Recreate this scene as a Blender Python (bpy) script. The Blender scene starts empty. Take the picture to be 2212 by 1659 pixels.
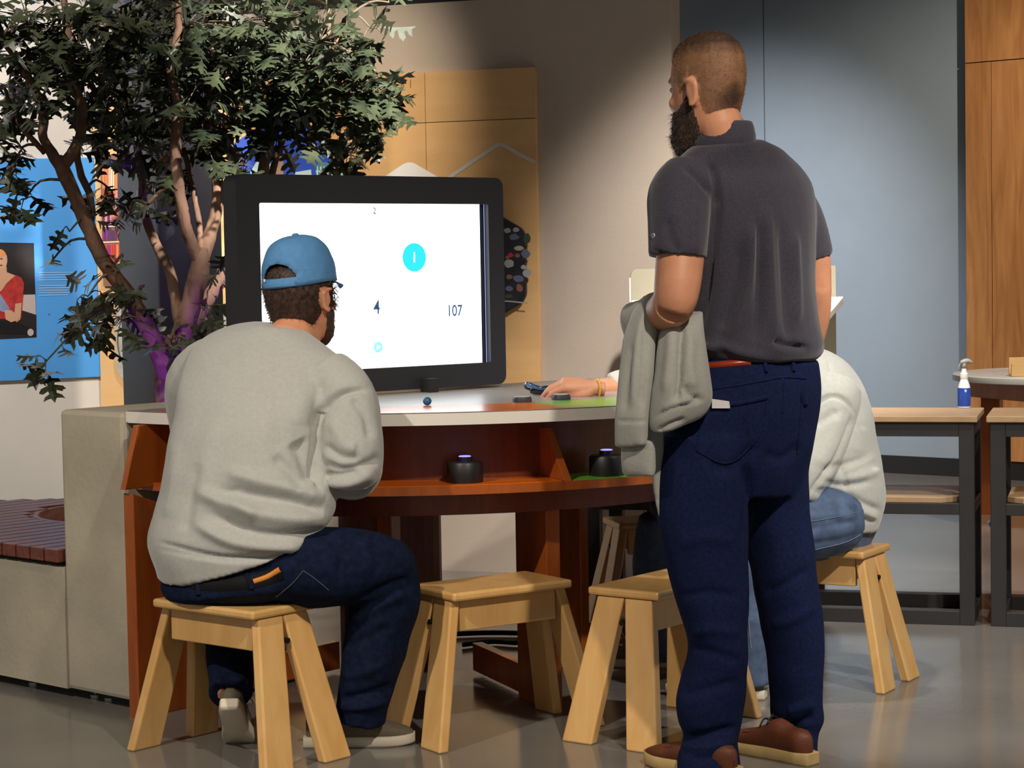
import bpy, bmesh, math, random
import numpy as np
from mathutils import Vector, Matrix, noise
from mathutils.bvhtree import BVHTree

S = bpy.context.scene
COL = S.collection
random.seed(7)

# ------------------------------------------------------------------ camera
F = 4500.0                      # focal length in pixels of the 2212 x 1659 frame
CAM = Vector((0, 0, 1.28))
PITCH, ROLL = 0.0554, 0.018
fwd = Vector((0, math.cos(PITCH), -math.sin(PITCH)))
up0 = Vector((0, math.sin(PITCH), math.cos(PITCH)))
rt0 = Vector((1, 0, 0))
RT = rt0 * math.cos(ROLL) - up0 * math.sin(ROLL)
UP = up0 * math.cos(ROLL) + rt0 * math.sin(ROLL)
cam_d = bpy.data.cameras.new('camera')
cam_d.sensor_fit = 'HORIZONTAL'
cam_d.sensor_width = 36.0
cam_d.lens = 36.0 * F / 2212.0
cam_d.clip_start = 0.05
cam_d.clip_end = 60
cam = bpy.data.objects.new('camera', cam_d)
COL.objects.link(cam)
cam.matrix_world = Matrix(((RT.x, UP.x, -fwd.x, CAM.x), (RT.y, UP.y, -fwd.y, CAM.y), (RT.z, UP.z, -fwd.z, CAM.z), (0, 0, 0, 1)))
S.camera = cam

# ------------------------------------------------------------------ world, lights, exposure
S.view_settings.view_transform = 'Standard'
S.view_settings.look = 'None'
S.view_settings.gamma = 1.0
S.view_settings.exposure = 0.5
S.view_settings.use_curve_mapping = False
w = bpy.data.worlds.new('museum_ambient')
S.world = w
w.use_nodes = True
w.node_tree.nodes['Background'].inputs[0].default_value = (1.0, 0.93, 0.86, 1)
w.node_tree.nodes['Background'].inputs[1].default_value = 0.21


def spot(name, loc, target, power, angle, blend=0.4, color=(1, 0.86, 0.7), radius=0.05):
    l = bpy.data.lights.new(name, 'SPOT')
    l.energy = power
    l.spot_size = math.radians(angle)
    l.spot_blend = blend
    l.color = color
    l.shadow_soft_size = radius
    o = bpy.data.objects.new(name, l)
    COL.objects.link(o)
    o.location = loc
    d = Vector(target) - Vector(loc)
    o.rotation_euler = d.to_track_quat('-Z', 'Y').to_euler()
    return o


WARM = (1, 0.89, 0.76)
NEUT = (1, 0.95, 0.89)
spot('track_spot', (-2.3, 2.8, 3.5), (-0.95, 5.8, 0.6), 290, 44, 0.6, WARM, 0.06)     # seated man, left stool, planter
spot('track_spot', (1.3, 2.3, 3.6), (0.45, 5.6, 0.5), 320, 46, 0.6, WARM, 0.06)        # stools and table from the right
spot('track_spot', (2.5, 4.0, 3.5), (1.25, 6.4, 0.5), 270, 44, 0.6, NEUT, 0.06)   # seated man right, far stool
spot('track_spot', (0.4, 6.4, 3.7), (1.6, 6.8, 0.2), 180, 60, 0.7, NEUT, 0.06)   # floor on the right
spot('track_spot', (0.95, 6.6, 3.6), (0.95, 8.45, 0.65), 620, 46, 1.0, (1, 0.94, 0.88), 0.08)  # beige wall, right end
spot('track_spot', (0.70, 10.0, 3.5), (1.15, 13.3, 0.5), 540, 62, 1.0, (0.97, 0.97, 1.0), 0.08)  # blue wall
spot('track_spot', (-0.2, 7.2, 3.6), (-1.05, 9.05, 1.5), 270, 42, 0.95, (1, 0.88, 0.72), 0.06)  # plywood panel
spot('track_spot', (0.35, 5.4, 3.3), (-0.66, 7.25, 2.0), 1100, 26, 0.7, (1, 0.97, 0.92), 0.05)   # right side of the tree
spot('track_spot', (-2.9, 6.6, 3.4), (-2.1, 9.2, 1.6), 420, 62, 0.9, NEUT, 0.06)   # white wall on the left
spot('track_spot', (3.9, 8.4, 3.5), (3.0, 12.1, 1.2), 500, 56, 0.8, (1, 0.86, 0.68), 0.06)     # wood cladding
spot('track_spot', (3.2, 6.0, 3.5), (2.35, 8.0, 0.4), 110, 60, 0.7, NEUT, 0.06)      # benches on the right
spot('track_spot', (2.2, 7.6, 3.6), (2.66, 9.9, 0.7), 260, 40, 0.8, NEUT, 0.06)     # white round table
spot('track_spot', (-1.6, 5.6, 3.6), (-1.3, 7.1, 1.9), 150, 36, 0.8, (1, 0.92, 0.8), 0.06)     # tree from the front


# ------------------------------------------------------------------ pixel helpers
def ray(px, py):
    return (RT * ((px - 1106.0) / F) + UP * ((829.5 - py) / F) + fwd)


def W(px, py, Y):
    d = ray(px, py)
    return CAM + d * (Y / d.y)


def G(px, py, z=0.0):
    d = ray(px, py)
    return CAM + d * ((z - CAM.z) / d.z)


def onp(px, py, p0, n):
    d = ray(px, py)
    return CAM + d * ((Vector(p0) - CAM).dot(n) / d.dot(n))


def proj(v):
    q = Vector(v) - CAM
    z = q.dot(fwd)
    return 1106.0 + F * q.dot(RT) / z, 829.5 - F * q.dot(UP) / z


def proj_np(co):
    q = co - np.array(CAM)
    z = q @ np.array(fwd)
    return 1106.0 + F * (q @ np.array(RT)) / z, 829.5 - F * (q @ np.array(UP)) / z, z


# ------------------------------------------------------------------ materials
MATS = {}


def _new(name):
    m = bpy.data.materials.new(name)
    m.use_nodes = True
    return m, m.node_tree, m.node_tree.nodes['Principled BSDF']


def c4(c):
    return (c[0], c[1], c[2], 1)


def srgb(r, g, b):
    f = lambda v: (v / 255 / 12.92) if v / 255 <= 0.04045 else ((v / 255 + 0.055) / 1.055) ** 2.4
    return (f(r), f(g), f(b))


def mat(name, col, rough=0.5, var=0.0, scale=8.0, bump=0.0, bscale=60.0, metal=0.0, spec=0.5, col2=None, stretch=(1, 1, 1), coat=0.0, sheen=0.0, detail=4.0, bdist=0.01):
    if name in MATS:
        return MATS[name]
    m, nt, b = _new(name)
    b.inputs['Base Color'].default_value = c4(col)
    b.inputs['Roughness'].default_value = rough
    b.inputs['Metallic'].default_value = metal
    b.inputs['Specular IOR Level'].default_value = spec
    b.inputs['Coat Weight'].default_value = coat
    b.inputs['Sheen Weight'].default_value = sheen
    tc = nt.nodes.new('ShaderNodeTexCoord')
    mp = nt.nodes.new('ShaderNodeMapping')
    mp.inputs['Scale'].default_value = stretch
    nt.links.new(tc.outputs['Object'], mp.inputs['Vector'])
    if var > 0 or col2 is not None:
        n = nt.nodes.new('ShaderNodeTexNoise')
        n.inputs['Scale'].default_value = scale
        n.inputs['Detail'].default_value = detail
        nt.links.new(mp.outputs[0], n.inputs['Vector'])
        r = nt.nodes.new('ShaderNodeValToRGB')
        r.color_ramp.elements[0].position = 0.3
        r.color_ramp.elements[1].position = 0.7
        ca = col2 if col2 is not None else tuple(max(0, x * (1 - var)) for x in col)
        cb = col if col2 is not None else tuple(min(1, x * (1 + var)) for x in col)
        r.color_ramp.elements[0].color = c4(ca)
        r.color_ramp.elements[1].color = c4(cb)
        nt.links.new(n.outputs['Fac'], r.inputs['Fac'])
        nt.links.new(r.outputs['Color'], b.inputs['Base Color'])
    if bump > 0:
        n2 = nt.nodes.new('ShaderNodeTexNoise')
        n2.inputs['Scale'].default_value = bscale
        n2.inputs['Detail'].default_value = 3
        nt.links.new(mp.outputs[0], n2.inputs['Vector'])
        bp = nt.nodes.new('ShaderNodeBump')
        bp.inputs['Strength'].default_value = bump
        bp.inputs['Distance'].default_value = bdist
        nt.links.new(n2.outputs['Fac'], bp.inputs['Height'])
        nt.links.new(bp.outputs['Normal'], b.inputs['Normal'])
    MATS[name] = m
    return m


def wood(name, c1, c2, stretch=(1, 1, 12), scale=5.0, rough=0.4, coat=0.0, dist=1.5):
    """grain runs along the axis that has the smallest stretch"""
    m, nt, b = _new(name)
    tc = nt.nodes.new('ShaderNodeTexCoord')
    mp = nt.nodes.new('ShaderNodeMapping')
    mp.inputs['Scale'].default_value = stretch
    nt.links.new(tc.outputs['Object'], mp.inputs['Vector'])
    n = nt.nodes.new('ShaderNodeTexNoise')
    n.inputs['Scale'].default_value = scale
    n.inputs['Detail'].default_value = 6
    n.inputs['Distortion'].default_value = dist
    nt.links.new(mp.outputs[0], n.inputs['Vector'])
    r = nt.nodes.new('ShaderNodeValToRGB')
    r.color_ramp.elements[0].position = 0.32
    r.color_ramp.elements[1].position = 0.68
    r.color_ramp.elements[0].color = c4(c1)
    r.color_ramp.elements[1].color = c4(c2)
    oi = nt.nodes.new('ShaderNodeObjectInfo')
    hs = nt.nodes.new('ShaderNodeHueSaturation')
    ml = nt.nodes.new('ShaderNodeMath')
    ml.operation = 'MULTIPLY_ADD'
    ml.inputs[1].default_value = 0.22
    ml.inputs[2].default_value = 0.89
    nt.links.new(oi.outputs['Random'], ml.inputs[0])
    nt.links.new(ml.outputs[0], hs.inputs['Value'])
    nt.links.new(n.outputs['Fac'], r.inputs['Fac'])
    nt.links.new(r.outputs['Color'], hs.inputs['Color'])
    nt.links.new(hs.outputs['Color'], b.inputs['Base Color'])
    b.inputs['Roughness'].default_value = rough
    b.inputs['Coat Weight'].default_value = coat
    b.inputs['Coat Roughness'].default_value = 0.2
    MATS[name] = m
    return m


def emit(name, col, strength):
    m, nt, b = _new(name)
    b.inputs['Base Color'].default_value = c4(tuple(x * 0.3 for x in col))
    b.inputs['Emission Color'].default_value = c4(col)
    b.inputs['Emission Strength'].default_value = strength
    MATS[name] = m
    return m


# ------------------------------------------------------------------ objects
def tag(o, label=None, cat=None, group=None, kind=None):
    if label:
        o['label'] = label
    if cat:
        o['category'] = cat
    if group:
        o['group'] = group
    if kind:
        o['kind'] = kind
    return o


def empty(name, loc=(0, 0, 0), rz=0.0):
    o = bpy.data.objects.new(name, None)
    o.empty_display_size = 0.1
    COL.objects.link(o)
    o.location = loc
    o.rotation_euler = (0, 0, rz)
    return o


def link(name, me, m, parent=None, smooth=False):
    o = bpy.data.objects.new(name, me)
    COL.objects.link(o)
    if m is not None:
        me.materials.clear()
        for x in (m if isinstance(m, (list, tuple)) else [m]):
            me.materials.append(x)
    if smooth:
        me.polygons.foreach_set('use_smooth', [True] * len(me.polygons))
    if parent is not None:
        o.parent = parent
        # meshes are given in world coordinates unless the parent is a local-frame empty
        if not parent.get('_local'):
            o.matrix_parent_inverse = PINV[parent.name] if parent.name in PINV else parent_matrix(parent).inverted()
    return o


PINV = {}


def parent_matrix(o):
    m = Matrix.LocRotScale(o.location, o.rotation_euler, o.scale)
    if o.parent is not None:
        m = parent_matrix(o.parent) @ o.matrix_parent_inverse @ m
    return m


def bm_obj(name, bm, m, parent=None, smooth=False):
    bmesh.ops.recalc_face_normals(bm, faces=bm.faces)
    me = bpy.data.meshes.new(name)
    bm.to_mesh(me)
    bm.free()
    return link(name, me, m, parent, smooth)


def add_hex(bm, pts, bevel=0.0):
    """8 corners: bottom ring 0..3, top ring 4..7"""
    vs = [bm.verts.new(p) for p in pts]
    fs = []
    for f in ((3, 2, 1, 0), (4, 5, 6, 7), (0, 1, 5, 4), (1, 2, 6, 5), (2, 3, 7, 6), (3, 0, 4, 7)):
        fs.append(bm.faces.new([vs[i] for i in f]))
    if bevel > 0:
        es = set(e for f in fs for e in f.edges)
        bmesh.ops.bevel(bm, geom=list(es), offset=bevel, segments=2, affect='EDGES', profile=0.5)
    return vs


def add_box(bm, lo, hi, bevel=0.0):
    x0, y0, z0 = lo
    x1, y1, z1 = hi
    return add_hex(bm, [(x0, y0, z0), (x1, y0, z0), (x1, y1, z0), (x0, y1, z0), (x0, y0, z1), (x1, y0, z1), (x1, y1, z1), (x0, y1, z1)], bevel)


def box_obj(name, lo, hi, m, parent=None, bevel=0.0):
    bm = bmesh.new()
    add_box(bm, lo, hi, bevel)
    return bm_obj(name, bm, m, parent)


def hex_obj(name, pts, m, parent=None, bevel=0.0):
    bm = bmesh.new()
    add_hex(bm, pts, bevel)
    return bm_obj(name, bm, m, parent)


def add_rings(bm, rings, cap0=True, cap1=True):
    vr = [[bm.verts.new(p) for p in r] for r in rings]
    n = len(vr[0])
    for a, b in zip(vr[:-1], vr[1:]):
        for i in range(n):
            j = (i + 1) % n
            bm.faces.new((a[i], a[j], b[j], b[i]))
    if cap0:
        bm.faces.new(vr[0][::-1])
    if cap1:
        bm.faces.new(vr[-1])
    return vr


def ell(c, u, v, n=24, p=2.0):
    out = []
    for i in range(n):
        t = 2 * math.pi * i / n
        cs, sn = math.cos(t), math.sin(t)
        k = 1.0
        if p != 2.0:
            k = (abs(cs) ** p + abs(sn) ** p) ** (-1.0 / p)
        out.append(c + u * (cs * k) + v * (sn * k))
    return out


def catmull(pts, k):
    """resample a list of tuples/vectors (any dimension) with k sub-steps"""
    P = [np.array(p, float) for p in pts]
    out = []
    for i in range(len(P) - 1):
        p0 = P[max(i - 1, 0)]
        p1, p2 = P[i], P[i + 1]
        p3 = P[min(i + 2, len(P) - 1)]
        for s in range(k):
            t = s / k
            out.append(0.5 * ((2 * p1) + (-p0 + p2) * t + (2 * p0 - 5 * p1 + 4 * p2 - p3) * t * t + (-p0 + 3 * p1 - 3 * p2 + p3) * t ** 3))
    out.append(P[-1])
    return out


def tube(bm, pts, radii, n=16, k=4, flat=None, side=None):
    """smooth tube through pts, radius per point; flat = depth/width ratio per point along 'side'"""
    fl = flat if flat is not None else [1.0] * len(pts)
    data = [(p[0], p[1], p[2], r, f) for p, r, f in zip(pts, radii, fl)]
    dd = catmull(data, k) if k > 1 else [np.array(d) for d in data]
    C = [Vector(d[:3]) for d in dd]
    rings = []
    t0 = (C[1] - C[0]).normalized()
    ref = Vector(side) if side is not None else (Vector((0, 0, 1)) if abs(t0.z) < 0.8 else Vector((1, 0, 0)))
    u = (ref - t0 * ref.dot(t0)).normalized()
    for i, c in enumerate(C):
        a = C[max(i - 1, 0)]
        b = C[min(i + 1, len(C) - 1)]
        t = (b - a).normalized()
        u = (u - t * u.dot(t)).normalized()
        v = t.cross(u)
        r = max(dd[i][3], 0.0003)
        rings.append(ell(c, u * r * dd[i][4], v * r, n))
    add_rings(bm, rings)


def tube_obj(name, pts, radii, m, parent=None, n=12, k=4, **kw):
    bm = bmesh.new()
    tube(bm, pts, radii, n, k, **kw)
    return bm_obj(name, bm, m, parent, smooth=True)


def lathe(bm, prof, c=(0, 0, 0), n=32):
    c = Vector(c)
    add_rings(bm, [ell(c + Vector((0, 0, z)), Vector((r, 0, 0)), Vector((0, r, 0)), n) for r, z in prof])


def lathe_obj(name, prof, c, m, parent=None, n=32, smooth=True):
    bm = bmesh.new()
    lathe(bm, prof, c, n)
    o = bm_obj(name, bm, m, parent, smooth=smooth)
    if smooth:
        autosmooth(o.data)
    return o


def autosmooth(me, ang=35):
    bm = bmesh.new()
    bm.from_mesh(me)
    lim = math.radians(ang)
    for e in bm.edges:
        if len(e.link_faces) == 2 and e.calc_face_angle(0) > lim:
            e.smooth = False
    bm.to_mesh(me)
    bm.free()


def prism(name, poly, dz_vec, m, parent=None, bevel=0.0):
    """extrude a planar polygon (list of Vectors) by a vector"""
    bm = bmesh.new()
    a = [bm.verts.new(p) for p in poly]
    b = [bm.verts.new(Vector(p) + Vector(dz_vec)) for p in poly]
    f0 = bm.faces.new(a[::-1])
    f1 = bm.faces.new(b)
    n = len(a)
    for i in range(n):
        bm.faces.new((a[i], a[(i + 1) % n], b[(i + 1) % n], b[i]))
    if bevel > 0:
        es = list(f0.edges) + list(f1.edges)
        bmesh.ops.bevel(bm, geom=es, offset=bevel, segments=2, affect='EDGES', profile=0.5)
    return bm_obj(name, bm, m, parent)


def dup_tree(o, parent=None):
    c = o.copy()
    COL.objects.link(c)
    if parent is not None:
        c.parent = parent
        c.matrix_parent_inverse = o.matrix_parent_inverse.copy()
    for ch in list(o.children):
        dup_tree(ch, c)
    return c


def text_mesh(body, size, align='CENTER', extrude=0.0, bold=0.0):
    cu = bpy.data.curves.new('lettering', 'FONT')
    cu.body = body
    cu.size = size
    cu.align_x = align
    cu.align_y = 'CENTER'
    cu.extrude = extrude
    cu.offset = bold * size
    o = bpy.data.objects.new('lettering', cu)
    COL.objects.link(o)
    dg = bpy.context.evaluated_depsgraph_get()
    me = bpy.data.meshes.new_from_object(o.evaluated_get(dg))
    bpy.data.objects.remove(o)
    return me


def place_text(name, body, size, pos, right, upv, m, parent, sx=1.0, align='CENTER', bold=0.0):
    me = text_mesh(body, size, align, 0.0, bold)
    right = Vector(right).normalized()
    upv = Vector(upv).normalized()
    nrm = right.cross(upv)
    M = Matrix(((right.x * sx, upv.x, nrm.x, pos[0]), (right.y * sx, upv.y, nrm.y, pos[1]), (right.z * sx, upv.z, nrm.z, pos[2]), (0, 0, 0, 1)))
    me.transform(M)
    return link(name, me, m, parent)


def flat_poly(name, pts, m, parent=None):
    me = bpy.data.meshes.new(name)
    me.from_pydata([tuple(p) for p in pts], [], [list(range(len(pts)))])
    return link(name, me, m, parent)


def remesh_bm(bm, voxel, smooth=6, fac=0.5):
    """union of all closed pieces of bm as one skin"""
    bmesh.ops.recalc_face_normals(bm, faces=bm.faces)
    me = bpy.data.meshes.new('tmp')
    bm.to_mesh(me)
    bm.free()
    o = bpy.data.objects.new('tmp', me)
    COL.objects.link(o)
    r = o.modifiers.new('r', 'REMESH')
    r.mode = 'VOXEL'
    r.voxel_size = voxel
    r.use_smooth_shade = True
    if smooth:
        s = o.modifiers.new('s', 'SMOOTH')
        s.iterations = smooth
        s.factor = fac
    dg = bpy.context.evaluated_depsgraph_get()
    out = bpy.data.meshes.new_from_object(o.evaluated_get(dg))
    bpy.data.objects.remove(o)
    bpy.data.meshes.remove(me)
    return out


def mesh_np(me):
    n = len(me.vertices)
    co = np.empty(n * 3)
    me.vertices.foreach_get('co', co)
    no = np.empty(n * 3)
    me.vertices.foreach_get('normal', no)
    return co.reshape(-1, 3), no.reshape(-1, 3)


def set_np(me, co):
    me.vertices.foreach_set('co', co.reshape(-1))
    me.update()


def seg_dist(px, py, line):
    d = np.full(px.shape, 1e9)
    tt = np.zeros(px.shape)
    n = len(line) - 1
    for i in range(n):
        x0, y0 = line[i]
        x1, y1 = line[i + 1]
        dx, dy = x1 - x0, y1 - y0
        L = dx * dx + dy * dy + 1e-9
        t = np.clip(((px - x0) * dx + (py - y0) * dy) / L, 0, 1)
        q = np.hypot(px - x0 - t * dx, py - y0 - t * dy)
        k = q < d
        d = np.where(k, q, d)
        tt = np.where(k, (i + t) / n, tt)
    return d, tt


def folds(me, lines):
    """cloth folds: each (polyline in photo pixels, height in m, half width in px) raises or sinks the side that faces the viewer"""
    co, no = mesh_np(me)
    X, Y, Z = proj_np(co)
    view = co - np.array(CAM)
    view /= np.linalg.norm(view, axis=1)[:, None]
    facing = np.clip(-(view * no).sum(1) * 2.0, 0, 1)
    disp = np.zeros(len(co))
    for pts, amp, wd in lines:
        pl = catmull(pts, 6) if len(pts) > 2 else pts
        d, t = seg_dist(X, Y, pl)
        ends = np.clip(np.minimum(t, 1 - t) * 5 + 0.15, 0, 1)
        disp += amp * np.exp(-(d / wd) ** 2) * ends
    co = co + no * (disp * facing)[:, None]
    set_np(me, co)


def crumple(me, amp, scale=(6, 6, 6), seed=0.0, fn=None):
    co, no = mesh_np(me)
    out = np.empty(len(co))
    for i, c in enumerate(co):
        v = Vector((c[0] * scale[0] + seed, c[1] * scale[1], c[2] * scale[2]))
        out[i] = noise.fractal(v, 1.0, 2.0, 2)
    if fn is not None:
        out *= fn(co)
    set_np(me, co + no * (out * amp)[:, None])


def bvh_of(me):
    return BVHTree.FromPolygons([v.co.copy() for v in me.vertices], [tuple(p.vertices) for p in me.polygons])


def decal(name, line, wpx, bvh, m, parent, off=0.002, k=6, dome=0.0):
    """a band of cloth that follows the surface seen along a pixel polyline"""
    pl = catmull(line, k) if len(line) > 2 else [np.array(line[0]) * (1 - t) + np.array(line[1]) * t for t in np.linspace(0, 1, k + 1)]
    bm = bmesh.new()
    rows = []
    for i, p in enumerate(pl):
        a = pl[max(i - 1, 0)]
        b = pl[min(i + 1, len(pl) - 1)]
        t = (b - a) / (np.linalg.norm(b - a) + 1e-9)
        nn = np.array((-t[1], t[0]))
        row = []
        for s in (-0.5, -0.25, 0, 0.25, 0.5):
            q = p + nn * wpx * s
            d = ray(q[0], q[1]).normalized()
            h = bvh.ray_cast(CAM, d)
            if h[0] is None:
                row = None
                break
            nrm = h[1] if h[1].dot(d) < 0 else -h[1]
            row.append(h[0] + nrm * (off if abs(s) < 0.5 else off * 0.2) + nrm * dome * (1 - (2 * s) ** 2))
        if row:
            rows.append([bm.verts.new(x) for x in row])
    for r0, r1 in zip(rows[:-1], rows[1:]):
        for j in range(4):
            bm.faces.new((r0[j], r0[j + 1], r1[j + 1], r1[j]))
    if len(rows) < 2:
        bm.free()
        return None
    return bm_obj(name, bm, m, parent, smooth=True)


# ------------------------------------------------------------------ shared materials
M_floor = mat('polished_concrete', srgb(116, 113, 108), 0.16, 0.16, 1.6, 0.03, 30, spec=0.5, detail=6)
M_white = mat('white_paint', (0.72, 0.68, 0.62), 0.7, 0.03, 5, 0.05, 200)
M_beige = mat('greige_paint', srgb(178, 163, 148), 0.75, 0.03, 4, 0.08, 160)
M_blue = mat('slate_blue_paint', srgb(143, 156, 168), 0.7, 0.03, 4, 0.06, 160)
M_black = mat('black_matte', (0.012, 0.012, 0.012), 0.6)
M_ceil = mat('ceiling_black', (0.01, 0.01, 0.01), 0.9)
M_col = mat('column_charcoal', srgb(62, 64, 68), 0.6, 0.05, 4)
M_conc = mat('cast_concrete', srgb(178, 170, 150), 0.75, 0.14, 3.5, 0.15, 50, detail=7)
M_ply = wood('plywood_face', srgb(205, 160, 105), srgb(216, 173, 118), (0.6, 0.6, 3.0), 2.2, 0.6)
M_clad = wood('oak_cladding', srgb(172, 114, 66), srgb(202, 144, 88), (7, 7, 0.7), 2.2, 0.45)
M_table = wood('cherry_wood', srgb(150, 72, 20), srgb(178, 92, 30), (4, 4, 0.8), 3, 0.35, 0.3)
M_stool = wood('maple_wood', srgb(214, 164, 96), srgb(226, 182, 118), (3, 3, 0.7), 4, 0.33, 0.4)
M_slat = wood('ipe_slat', srgb(96, 52, 44), srgb(128, 72, 60), (1.2, 6, 6), 4, 0.35)
M_benchw = wood('bench_laminate', srgb(168, 138, 104), srgb(180, 150, 116), (1, 5, 5), 4, 0.4)
M_steel = mat('black_steel', srgb(48, 46, 46), 0.42, 0.06, 20)
M_lam = mat('white_laminate', (0.80, 0.76, 0.68), 0.3)

# ================================================================== the setting
def V2(x, y, z=0.0):
    return Vector((x, y, z))


tag(box_obj('floor', (-7, -1.5, -0.1), (8, 17, 0.0), M_floor), 'polished grey concrete museum floor', 'floor', kind='structure')
tag(box_obj('ceiling', (-7, -1.5, 4.2), (8, 17, 4.3), M_ceil), 'black ceiling high above the exhibit', 'ceiling', kind='structure')

Z3 = Vector((0, 0, 1))
# --- beige wall behind the table
BA, BB = V2(-1.83, 9.33), V2(0.67, 8.50)
bd = (BB - BA).normalized()
bn = V2(bd.y, -bd.x)            # towards the viewer
H = 4.2


def slab(name, a, b, n, th, z0, z1, m, parent=None, bevel=0.0):
    """upright slab whose front runs a-b, thickness th behind the front"""
    k = n * -th
    return hex_obj(name, [a + Z3 * z0, b + Z3 * z0, b + k + Z3 * z0, a + k + Z3 * z0, a + Z3 * z1, b + Z3 * z1, b + k + Z3 * z1, a + k + Z3 * z1], m, parent, bevel)


tag(slab('wall_middle', BA, BB, bn, 0.15, 0, 2.40, M_beige), 'greige wall behind the round table', 'wall', kind='structure')
# --- white wall on the left with its blue field
ld = V2(0.848, 0.53).normalized()
ln = V2(ld.y, -ld.x)
tag(slab('wall_left', BA - ld * 3.2, BA + ld * 0.02, ln, 0.15, 0, H, M_white), 'white wall behind the tree', 'wall', kind='structure')
# --- blue wall far right
q0 = V2(2.614, 12.33)
wd = V2(0.774, -0.633).normalized()
wn = V2(wd.y, -wd.x)


def along(px, p0, d, n, py=600):
    return (onp(px, py, p0, n) - p0).dot(d)


s_seam = along(1655, q0, wd, wn)
s_clad = along(2096, q0, wd, wn)
wb = empty('wall_back', q0)
tag(wb, 'slate blue wall with a vertical seam at the far end', 'wall', kind='structure')
slab('wall_panel', q0 + wd * -6.5, q0 + wd * (s_seam - 0.004), wn, 0.12, 0, H, M_blue, wb)
slab('wall_panel', q0 + wd * (s_seam + 0.004), q0 + wd * 4.5, wn, 0.12, 0, H, M_blue, wb)
slab('seam_backing', q0 + wd * (s_seam - 0.02) - wn * 0.01, q0 + wd * (s_seam + 0.02) - wn * 0.01, wn, 0.1, 0, H, M_black, wb)
tag(slab('baseboard_back', q0 + wd * -6.5 + wn * 0.015, q0 + wd * s_clad + wn * 0.015, wn, 0.014, 0, 0.107, M_black), 'black baseboard along the blue wall', 'baseboard', kind='structure')
# --- oak cladding on the right
wc = empty('wall_right', q0 + wd * s_clad)
tag(wc, 'oak panelled wall at the right edge', 'wall', kind='structure')
z_s = onp(2120, 134, q0 + wn * 0.05, wn).z
s_v = along(2143, q0 + wn * 0.05, wd, wn)
c0 = q0 + wn * 0.05
edges_s = [s_clad, s_v, s_v + 0.42, s_v + 0.84, s_v + 1.3]
for i, (a, b) in enumerate(zip(edges_s[:-1], edges_s[1:])):
    slab('panel', c0 + wd * (a + (0.0 if i == 0 else 0.0025)), c0 + wd * (b - 0.0025), wn, 0.049, 0.11, z_s - 0.003, M_clad, wc)
slab('panel', c0 + wd * s_clad, c0 + wd * 2.2, wn, 0.049, z_s + 0.003, H, M_clad, wc)
slab('plinth', c0 + wd * (s_clad + 0.01) - wn * 0.01, c0 + wd * 2.2 - wn * 0.01, wn, 0.039, 0, 0.107, M_black, wc)
# --- black bulkhead on top of the beige wall
tag(slab('trim_1', BA, BB, bn, 0.15, 2.401, H, M_ceil), 'black bulkhead above the greige wall', 'bulkhead', kind='structure')
# --- square charcoal column
tag(hex_obj('column', [V2(-1.575, 8.42), V2(-1.365, 8.10), V2(-1.135, 8.25), V2(-1.345, 8.57)] + [p + Z3 * H for p in (V2(-1.575, 8.42), V2(-1.365, 8.10), V2(-1.135, 8.25), V2(-1.345, 8.57))], M_col, bevel=0.006),
    'square charcoal column behind the tree', 'column', kind='structure')

# ================================================================== plywood display and its prints
pp = BA + bn * 0.03            # a point of the plywood face
pz_top = 0.5 * (onp(1150, 145, pp, bn).z + onp(890, 158, pp, bn).z)
ps = lambda px, py=400: (onp(px, py, pp, bn) - pp).dot(bd)
disp = empty('display_panel', pp + bd * 1.0)
tag(disp, 'plywood display panel with hexagons on the greige wall', 'display panel')
zs = onp(1040, 260, pp, bn).z
cols = [0.0, ps(560), ps(922), ps(1160)]
for a, b in zip(cols[:-1], cols[1:]):
    for z0, z1 in ((0.55, zs - 0.0015), (zs + 0.0015, pz_top)):
        slab('plywood_sheet', pp + bd * (a + 0.0015), pp + bd * (b - 0.0015), bn, 0.028, z0, z1, M_ply, disp)
for px0 in (866, 870, 886):
    flat_poly('lettering_stroke', [onp(px0, 172, pp + bn * 0.001, bn), onp(px0 + 1.6, 172, pp + bn * 0.001, bn), onp(px0 + 1.6, 190, pp + bn * 0.001, bn), onp(px0, 190, pp + bn * 0.001, bn)], mat('print_brown', srgb(120, 80, 50), 0.6), disp)


def hexpts(c, R, d, n, off=0.0, rnd=0.12, steps=5):
    """rounded pointy-top hexagon on an upright plane"""
    cor = [c + d * (R * math.sin(math.radians(60 * i))) + Z3 * (R * math.cos(math.radians(60 * i))) + n * off for i in range(6)]
    out = []
    for i in range(6):
        p, a, b = cor[i], cor[i - 1], cor[(i + 1) % 6]
        p0 = p + (a - p) * rnd
        p1 = p + (b - p) * rnd
        for k in range(steps + 1):
            t = k / steps
            out.append(p0 * (1 - t) ** 2 + p * 2 * t * (1 - t) + p1 * t * t)
    return out


M_pw = mat('print_white', (0.80, 0.78, 0.74), 0.55)
wc_ = onp(887, 495, pp, bn)
flat_poly('white_hexagon', hexpts(wc_, 0.29, bd, bn, 0.0015), M_pw, disp)


def strip(name, pxs, wpx, p0, n, m, parent):
    pl = catmull(pxs, 6)
    vs, fs = [], []
    for i, p in enumerate(pl):
        a, b = pl[max(i - 1, 0)], pl[min(i + 1, len(pl) - 1)]
        t = (b - a) / np.linalg.norm(b - a)
        nn = np.array((-t[1], t[0])) * wpx / 2
        vs.append(tuple(onp(p[0] + nn[0], p[1] + nn[1], p0, n)))
        vs.append(tuple(onp(p[0] - nn[0], p[1] - nn[1], p0, n)))
        if i:
            fs.append((2 * i - 2, 2 * i - 1, 2 * i + 1, 2 * i))
    me = bpy.data.meshes.new(name)
    me.from_pydata(vs, [], fs)
    return link(name, me, m, parent)


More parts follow.
